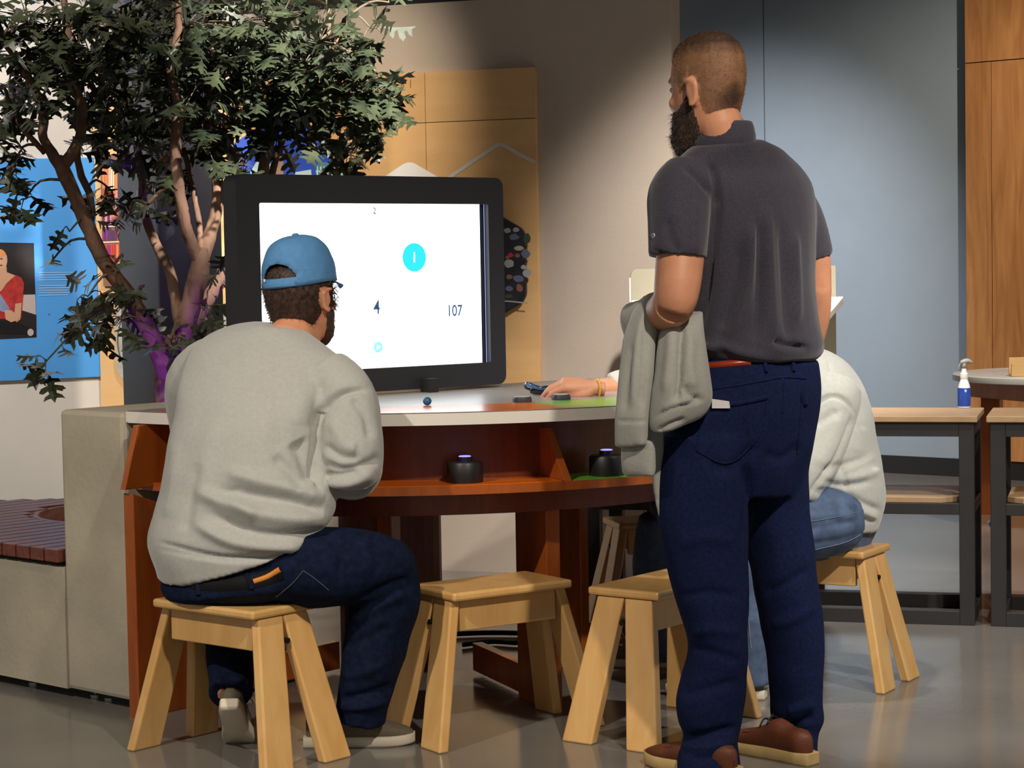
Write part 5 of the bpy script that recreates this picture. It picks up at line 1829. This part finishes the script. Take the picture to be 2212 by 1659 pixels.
limb(bm, [(1700, 830, 6.62), (1560, 880, 6.76)], [0.05, 0.044], k=1)
limb(bm, [(1560, 880, 6.76), (1440, 850, 6.70), (1330, 838, 6.63), (1282, 840, 6.60)], [0.044, 0.044, 0.034, 0.029])
hw = G(1283, 856, TZ)
HM = basis(Vector((hw.x, hw.y, TZ + 0.026)), (-0.98, -0.02, 0.14), (0.05, -0.42, 1), 1.0)
add_hand(bm, HM, -1, 0.34, 1.0, 0.7)
limb(bm, [(1810, 1140, 6.24), (1690, 1150, 6.14), (1590, 1175, 6.10)], [0.08, 0.07, 0.052])
limb(bm, [(1590, 1175, 6.10), (1610, 1330, 6.10), (1628, 1480, 6.10)], [0.05, 0.048, 0.035])
limb(bm, [(1800, 1140, 6.50), (1600, 1130, 6.52), (1425, 1125, 6.54)], [0.08, 0.07, 0.052])
limb(bm, [(1425, 1125, 6.54), (1420, 1280, 6.58), (1415, 1420, 6.62)], [0.05, 0.048, 0.035])
pR_ = link('person', remesh_bm(bm, 0.0046, 3), M_skin, None, True)
tag(pR_, 'man in pale grey sweatshirt hunched forward on a stool, hand on the table', 'person')
eyes(HRr, pR_)
hair_patch('hair', HRr, keepS, lambda p: 0.012, M_hair_d, pR_, 800, 0.014, 0.0006, M_hair_d, 21, 0.3, 0.4)
# sweatshirt
bm = bmesh.new()
rows_loft(bm, [(1672, 1105, 1892, 1150, 6.46, 6.34, 0.180, 0.0), (1668, 1085, 1902, 1125, 6.46, 6.34, 0.190, 0.0), (1668, 1055, 1912, 1085, 6.46, 6.34, 0.192, 0.0), (1672, 1010, 1910, 1040, 6.46, 6.34, 0.188, 0.0), (1680, 950, 1898, 980, 6.46, 6.35, 0.190, 0.0), (1680, 890, 1884, 910, 6.47, 6.36, 0.20, 0.0), (1672, 835, 1864, 845, 6.48, 6.38, 0.205, 0.0), (1664, 790, 1832, 795, 6.49, 6.40, 0.19, 0.0), (1660, 760, 1792, 762, 6.50, 6.42, 0.14, 0.0), (1664, 742, 1752, 748, 6.50, 6.44, 0.09, 0.0)], 40)
limb(bm, [(1800, 838, 6.26), (1790, 880, 6.22), (1765, 950, 6.18), (1735, 1020, 6.15), (1715, 1070, 6.14)], [0.085, 0.092, 0.090, 0.082, 0.066], 22)
limb(bm, [(1722, 1055, 6.14), (1680, 1062, 6.15), (1610, 1048, 6.21), (1550, 1032, 6.275)], [0.074, 0.074, 0.060, 0.046], 20)
limb(bm, [(1730, 815, 6.58), (1660, 840, 6.66), (1565, 878, 6.76)], [0.085, 0.085, 0.07], 20)
limb(bm, [(1575, 874, 6.75), (1480, 850, 6.73), (1400, 832, 6.69), (1345, 830, 6.655), (1318, 834, 6.64)], [0.072, 0.066, 0.056, 0.050, 0.042], 20)
swR = remesh_bm(bm, 0.0065, 7)
crumple(swR, 0.006, (5, 5, 7), 9.3)
folds(swR, [([(1740, 900), (1770, 868), (1800, 855), (1830, 868), (1846, 895)], -0.012, 4), ([(1790, 775), (1797, 820), (1797, 852)], -0.004, 3), ([(1846, 895), (1825, 950), (1800, 1000), (1750, 1065)], -0.014, 6),
            ([(1780, 1015), (1815, 1008), (1880, 990)], -0.010, 9), ([(1790, 1040), (1850, 1030), (1905, 1015)], 0.010, 10), ([(1800, 1028), (1850, 1005), (1895, 985)], 0.008, 8), ([(1780, 1040), (1830, 1048), (1880, 1040)], -0.008, 7),
            ([(1760, 1060), (1820, 1068), (1870, 1090), (1905, 1105)], -0.012, 8), ([(1770, 1075), (1840, 1095), (1895, 1120)], 0.010, 8), ([(1760, 1062), (1840, 1110), (1895, 1128)], -0.006, 4), ([(1812, 890), (1800, 960), (1770, 1010)], 0.006, 16), ([(1855, 920), (1850, 980)], 0.005, 18), ([(1760, 920), (1790, 900), (1810, 890)], -0.005, 10),
            ([(1812, 1000), (1822, 1030), (1830, 1060)], -0.006, 6)])
link('sweatshirt', swR, M_fleece2, pR_, True)
# jeans
bm = bmesh.new()
rows_loft(bm, [R_(1700, 1888, 1105, 6.48, 6.34, 0.165), R_(1690, 1888, 1140, 6.48, 6.34, 0.175), R_(1690, 1880, 1170, 6.47, 6.35, 0.17), R_(1700, 1866, 1196, 6.46, 6.36, 0.14), R_(1730, 1835, 1208, 6.44, 6.38, 0.09)], 32)
limb(bm, [(1820, 1128, 6.27), (1760, 1128, 6.20), (1680, 1140, 6.14), (1610, 1158, 6.10), (1586, 1175, 6.09)], [0.095, 0.108, 0.100, 0.088, 0.07], 20)
limb(bm, [(1590, 1165, 6.10), (1600, 1230, 6.10), (1612, 1330, 6.10), (1622, 1420, 6.10), (1628, 1476, 6.10)], [0.07, 0.084, 0.078, 0.07, 0.066], 20)
limb(bm, [(1800, 1125, 6.48), (1680, 1118, 6.50), (1560, 1116, 6.52), (1460, 1116, 6.54), (1418, 1128, 6.54)], [0.10, 0.106, 0.098, 0.085, 0.068], 20)
limb(bm, [(1425, 1115, 6.54), (1422, 1190, 6.56), (1420, 1290, 6.59), (1416, 1380, 6.61), (1414, 1420, 6.62)], [0.068, 0.082, 0.076, 0.07, 0.066], 20)
jR = remesh_bm(bm, 0.0065, 6)
crumple(jR, 0.006, (9, 9, 9), 2.2)
folds(jR, [([(1745, 1120), (1800, 1112), (1850, 1118)], 0.005, 8), ([(1740, 1145), (1800, 1135), (1850, 1125)], -0.005, 7), ([(1740, 1175), (1800, 1170), (1870, 1150)], -0.004, 8)])
jro = link('jeans', jR, M_denim3, pR_, True)
bv = bvh_of(jR)
decal('side_seam', [(1742, 1128), (1790, 1120), (1850, 1108)], 1.2, bv, mat('stitch_pale', srgb(112, 124, 146), 0.8), jro, 0.002)
decal('side_seam', [(1745, 1190), (1830, 1170), (1878, 1140)], 1.2, bv, mat('stitch_pale', srgb(150, 156, 170)), jro, 0.002)
decal('inseam', [(1610, 1215), (1614, 1300), (1622, 1400)], 2.5, bv, mat('stitch_pale', srgb(150, 156, 170)), jro, 0.002)
fr = V2(W(1650, 1500, 6.10).x, 6.08)
shoe(pR_, basis(fr, (-0.9, 0.3, 0)), M_taupe, M_sole_w, M_sole_w, 'moc')
fr2 = V2(W(1440, 1430, 6.62).x, 6.60)
shoe(pR_, basis(fr2, (-0.95, 0.2, 0)), M_taupe, M_sole_w, M_sole_w, 'moc')
# wristband
pts = []
cW = HM @ Vector((0, -0.012, 0.0))
for i in range(25):
    t = 2 * math.pi * i / 24
    pts.append(HM @ Vector((0.0345 * math.cos(t), -0.012 + 0.006 * math.cos(t), 0.0255 * math.sin(t))))
wb_ = tube_obj('wristband', pts, [0.0042] * 25, mat('band_yellow', srgb(236, 200, 40), 0.4), None, 8, 1, flat=[0.5] * 25)
tag(wb_, 'yellow rubber wristband with dark lettering on the resting wrist', 'wristband')
for i in range(9):
    t = math.radians(40 + i * 13)
    c = HM @ Vector((0.0375 * math.cos(t), -0.012 + 0.006 * math.cos(t), 0.0285 * math.sin(t)))
    bmx = bmesh.new()
    orb(bmx, (0, 0, 0), 0.0016, 0.0016, 0.0016, Matrix.Translation(c), 6)
    bm_obj('lettering', bmx, M_black, wb_, True)

# ================================================================== the tree
tree = empty('tree', Vector((HC.x, HC.y, 0.34)))
tag(tree, 'artificial oak tree with lobed dark leaves and purple lit trunk', 'tree')
M_bark = mat('bark', srgb(118, 88, 70), 0.85, 0.35, 16, 0.5, 60, stretch=(1, 1, 0.4))
BR = [
    ([(366, 1040, 7.32), (368, 930, 7.31), (368, 850, 7.30), (372, 790, 7.30), (386, 730, 7.28)], [0.075, 0.07, 0.062, 0.055, 0.042]),
    ([(376, 775, 7.30), (398, 710, 7.27), (418, 640, 7.26), (434, 565, 7.25), (440, 535, 7.25)], [0.042, 0.037, 0.035, 0.033, 0.014]),
    ([(432, 570, 7.25), (404, 500, 7.22), (388, 420, 7.20), (378, 320, 7.18), (386, 240, 7.16), (368, 150, 7.15), (384, 60, 7.14), (380, -40, 7.14)], [0.024, 0.022, 0.021, 0.020, 0.018, 0.015, 0.013, 0.010]),
    ([(434, 570, 7.26), (456, 500, 7.30), (470, 430, 7.32), (466, 330, 7.34), (448, 240, 7.36), (460, 130, 7.40), (470, 20, 7.42)], [0.026, 0.023, 0.021, 0.019, 0.016, 0.013, 0.009]),
    ([(436, 545, 7.26), (428, 470, 7.32), (412, 390, 7.38), (398, 320, 7.42)], [0.012, 0.011, 0.010, 0.008]),
    ([(392, 720, 7.29), (370, 600, 7.38), (342, 535, 7.42), (314, 470, 7.45), (306, 380, 7.46), (290, 280, 7.46), (262, 160, 7.48), (255, 60, 7.5)], [0.022, 0.019, 0.017, 0.016, 0.015, 0.013, 0.010, 0.008]),
    ([(368, 830, 7.30), (330, 730, 7.20), (278, 640, 7.12), (222, 560, 7.06), (178, 460, 7.02), (134, 362, 7.0), (130, 335, 7.0)], [0.040, 0.032, 0.029, 0.027, 0.025, 0.024, 0.008]),
    ([(134, 364, 7.0), (96, 300, 6.98), (92, 240, 6.97), (58, 160, 6.95), (22, 110, 6.94), (-20, 40, 6.93)], [0.020, 0.018, 0.016, 0.014, 0.012, 0.009]),
    ([(134, 362, 7.0), (166, 310, 7.02), (178, 240, 7.04), (156, 160, 7.05), (146, 70, 7.06), (136, -30, 7.08)], [0.021, 0.019, 0.018, 0.016, 0.014, 0.011]),
    ([(196, 490, 7.04), (196, 430, 7.10), (168, 345, 7.14), (180, 250, 7.2)], [0.013, 0.012, 0.011, 0.008]),
    ([(95, 330, 6.98), (60, 290, 7.0), (30, 250, 7.02), (10, 190, 7.04)], [0.010, 0.009, 0.008, 0.006]),
    ([(392, 730, 7.32), (440, 660, 7.40), (500, 560, 7.46), (556, 430, 7.48), (574, 340, 7.46), (596, 260, 7.42), (626, 200, 7.38), (680, 150, 7.34), (722, 100, 7.32), (745, 40, 7.30)], [0.030, 0.026, 0.024, 0.022, 0.021, 0.019, 0.017, 0.014, 0.011, 0.008]),
    ([(586, 380, 7.48), (604, 320, 7.50), (626, 250, 7.52), (640, 190, 7.54)], [0.012, 0.011, 0.010, 0.007]),
    ([(640, 190, 7.38), (690, 140, 7.36), (712, 60, 7.36), (704, -10, 7.36)], [0.009, 0.008, 0.007, 0.005]),
    ([(386, 390, 7.22), (340, 420, 7.18), (318, 440, 7.16)], [0.010, 0.008, 0.006]),
]
branch_pts = []
for i, (pts, rad) in enumerate(BR):
    P3 = [W(*p) for p in pts]
    bm = bmesh.new()
    tube(bm, P3, rad, 10, 5)
    for v in bm.verts:
        v.co += Vector((noise.noise(v.co * 22), noise.noise(v.co * 22 + Vector((9, 0, 0))), 0)) * 0.006
    bm_obj('trunk' if i in (0, 1, 6) else 'branch', bm, M_bark, tree, True)
    for a, b in zip(P3[:-1], P3[1:]):
        for t in np.linspace(0, 1, 8):
            branch_pts.append(a.lerp(b, float(t)))
# one lobed leaf, folded along its midrib; four variants
half = [(0.0, -0.16), (0.012, 0.0), (0.05, 0.10), (0.055, 0.18), (0.22, 0.17), (0.30, 0.25), (0.27, 0.30), (0.11, 0.34), (0.09, 0.43), (0.30, 0.46), (0.42, 0.57), (0.33, 0.60), (0.30, 0.66), (0.12, 0.62), (0.10, 0.71), (0.24, 0.76), (0.28, 0.88), (0.19, 0.86), (0.08, 0.87), (0.0, 1.02)]
M_leaf = mat('oak_leaf', srgb(70, 76, 54), 0.34, col2=srgb(28, 36, 25), scale=9.0, spec=0.6)
LV = []
for k in range(4):
    rr = random.Random(40 + k)
    fold, curl = 0.25 + 0.15 * k, (-0.5, 0.35, -0.25, 0.15)[k]
    vs = []
    for sx in (1, -1):
        for x, y in half:
            jx = x * (1 + rr.uniform(-0.12, 0.12))
            vs.append((sx * jx, y, -abs(jx) * fold + curl * y * y * 0.5))
    n = len(half)
    fs = []
    # two strips of triangles fans from the midrib
    mid0 = len(vs)
    for y in (0.18, 0.42, 0.68):
        vs.append((0, y, curl * y * y * 0.5))
    for s, o in ((1, 0), (-1, n)):
        segs = [(0, 1, 2, 3, 4, 5, 6, 7), (7, 8, 9, 10, 11, 12, 13), (13, 14, 15, 16, 17, 18, 19)]
        for si, sg_ in enumerate(segs):
            m0 = mid0 + si
            for a, b in zip(sg_[:-1], sg_[1:]):
                f = (m0, o + a, o + b)
                fs.append(f if s > 0 else f[::-1])
            if si < 2:
                f = (m0, o + sg_[-1], m0 + 1)
                fs.append(f if s > 0 else f[::-1])
    me = bpy.data.meshes.new('leaf')
    me.from_pydata(vs, [], fs)
    me.materials.append(M_leaf)
    LV.append(me)
# clusters: centre x, y, radii in px, leaf count, depth
CL = [(60, 50, 110, 70, 70, 7.0), (170, 60, 100, 80, 65, 7.05), (290, 60, 110, 90, 95, 7.3), (400, 60, 110, 90, 100, 7.2), (500, 60, 100, 80, 90, 7.4), (600, 70, 100, 80, 90, 7.4), (690, 90, 80, 80, 70, 7.33), (650, 150, 90, 60, 60, 7.3), (750, 160, 70, 60, 60, 7.3), (800, 210, 55, 45, 42, 7.28), (745, 250, 60, 45, 42, 7.3),
      (700, 230, 60, 40, 30, 7.35), (600, 205, 80, 55, 56, 7.4), (540, 170, 90, 70, 70, 7.4), (500, 270, 60, 60, 50, 7.4), (530, 345, 30, 30, 10, 7.42), (440, 170, 90, 80, 80, 7.25), (430, 290, 70, 60, 40, 7.3), (330, 180, 90, 80, 70, 7.35), (290, 290, 60, 60, 36, 7.4), (250, 200, 70, 70, 40, 7.3), (215, 320, 45, 50, 24, 7.2), (60, 170, 70, 60, 40, 6.97), (25, 260, 45, 50, 26, 7.0), (30, 360, 45, 40, 22, 7.0), (55, 430, 30, 26, 9, 7.0),
      (180, 170, 60, 60, 26, 7.1), (110, 150, 50, 40, 20, 7.05), (240, 410, 40, 40, 14, 7.2), (280, 465, 50, 30, 14, 7.25), (690, 325, 40, 22, 7, 7.38), (755, 325, 45, 35, 22, 7.3), (820, 250, 40, 35, 22, 7.28), (835, 190, 35, 40, 18, 7.28), (620, 300, 40, 25, 10, 7.45), (500, 370, 40, 20, 8, 7.42), (330, 420, 40, 40, 14, 7.4), (350, 350, 40, 40, 16, 7.38),
      (190, 640, 45, 40, 9, 7.0), (205, 700, 50, 45, 12, 6.98), (265, 690, 45, 32, 18, 7.05), (130, 735, 22, 20, 3, 6.96), (100, 780, 34, 30, 8, 6.95), (370, 735, 45, 28, 16, 7.2), (440, 670, 30, 20, 6, 7.25), (150, 500, 16, 12, 2, 6.98), (310, 620, 25, 20, 4, 7.2), (265, 555, 20, 15, 3, 7.1), (470, 590, 18, 25, 4, 7.35), (800, 60, 50, 40, 8, 7.3), (800, 110, 40, 25, 5, 7.3), (840, 5, 30, 12, 4, 7.3), (115, 560, 20, 15, 2, 7.0)]
rnd = random.Random(11)
leaves = []
twigs = bmesh.new()
for cx, cy, rx, ry, cnt, Yc in CL:
    c3 = W(cx, cy, Yc)
    near = min(branch_pts, key=lambda b: (b - c3).length)
    mid = near.lerp(c3, 0.5) + Vector((rnd.uniform(-0.02, 0.02), rnd.uniform(-0.02, 0.02), 0.03))
    tube(twigs, [near, mid, c3], [0.006, 0.0045, 0.003], 5, 3)
    for i in range(int(cnt * 0.9)):
        a = rnd.uniform(0, 2 * math.pi)
        r = math.sqrt(rnd.random())
        p = W(cx + rx * r * math.cos(a), cy + ry * r * math.sin(a), Yc + rnd.gauss(0, 0.13))
        base = c3.lerp(p, 0.72)
        out = (p - c3)
        d = Vector((out.x + rnd.gauss(0, 0.05), out.y + rnd.gauss(0, 0.05), out.z * 0.6 - 0.03 + rnd.gauss(0, 0.04))).normalized()
        nrm = Vector((rnd.gauss(0, 0.55), rnd.gauss(0, 0.5) - 0.35, 0.8)).normalized()
        L = rnd.uniform(0.085, 0.125)
        y = d
        x = y.cross(nrm).normalized()
        z = x.cross(y)
        M = Matrix(((x.x * L, y.x * L, z.x * L, p.x), (x.y * L, y.y * L, z.y * L, p.y), (x.z * L, y.z * L, z.z * L, p.z), (0, 0, 0, 1)))
        # projected size decides which leaves become parts of their own
        vz = abs(z.dot((p - CAM).normalized()))
        px, py = proj(p)
        vis = 0 < px < 2212 and 0 < py < 1659
        leaves.append((L * L * (vz + 0.05) if vis else 0.0, rnd.randrange(4), M))
        if i % 3 == 0:
            tube(twigs, [c3, c3.lerp(p, 0.5) + Vector((0, 0, 0.012)), p], [0.0028, 0.0022, 0.0014], 4, 2)
leaves.sort(key=lambda t: -t[0])
for sc_, k, M in leaves[:300]:
    o = bpy.data.objects.new('leaf', LV[k])
    COL.objects.link(o)
    o.parent = tree
    o.matrix_parent_inverse = parent_matrix(tree).inverted()
    o.matrix_world = M
    o.matrix_basis = M
av, af, off = [], [], 0
arr = [np.array([v.co for v in me.vertices]) for me in LV]
farr = [[tuple(p.vertices) for p in me.polygons] for me in LV]
for sc_, k, M in leaves[300:]:
    m = np.array(M)
    av.append(arr[k] @ m[:3, :3].T + m[:3, 3])
    af += [tuple(i + off for i in f) for f in farr[k]]
    off += len(arr[k])
me = bpy.data.meshes.new('foliage')
me.from_pydata(np.concatenate(av).tolist(), [], af)
fo = link('foliage', me, M_leaf, tree)
fo['kind'] = 'stuff'
tw = bm_obj('twigs', twigs, mat('twig', srgb(96, 84, 66), 0.8), tree, True)
tw['kind'] = 'stuff'
# purple uplight hidden at the foot of the tree
pl_d = bpy.data.lights.new('purple_uplight', 'SPOT')
pl_d.energy = 12
pl_d.color = (0.30, 0.06, 1.0)
pl_d.spot_size = math.radians(56)
pl_d.spot_blend = 0.7
pl_d.shadow_soft_size = 0.04
plo = bpy.data.objects.new('purple_uplight', pl_d)
COL.objects.link(plo)
plo.location = (-1.02, 6.92, 0.62)
plo.rotation_euler = (Vector((-1.20, 7.28, 1.0)) - Vector(plo.location)).to_track_quat('-Z', 'Y').to_euler()

# ------------------------------------------------------------------ tidy up
for o in bpy.data.objects:
    if '_local' in o.keys():
        del o['_local']
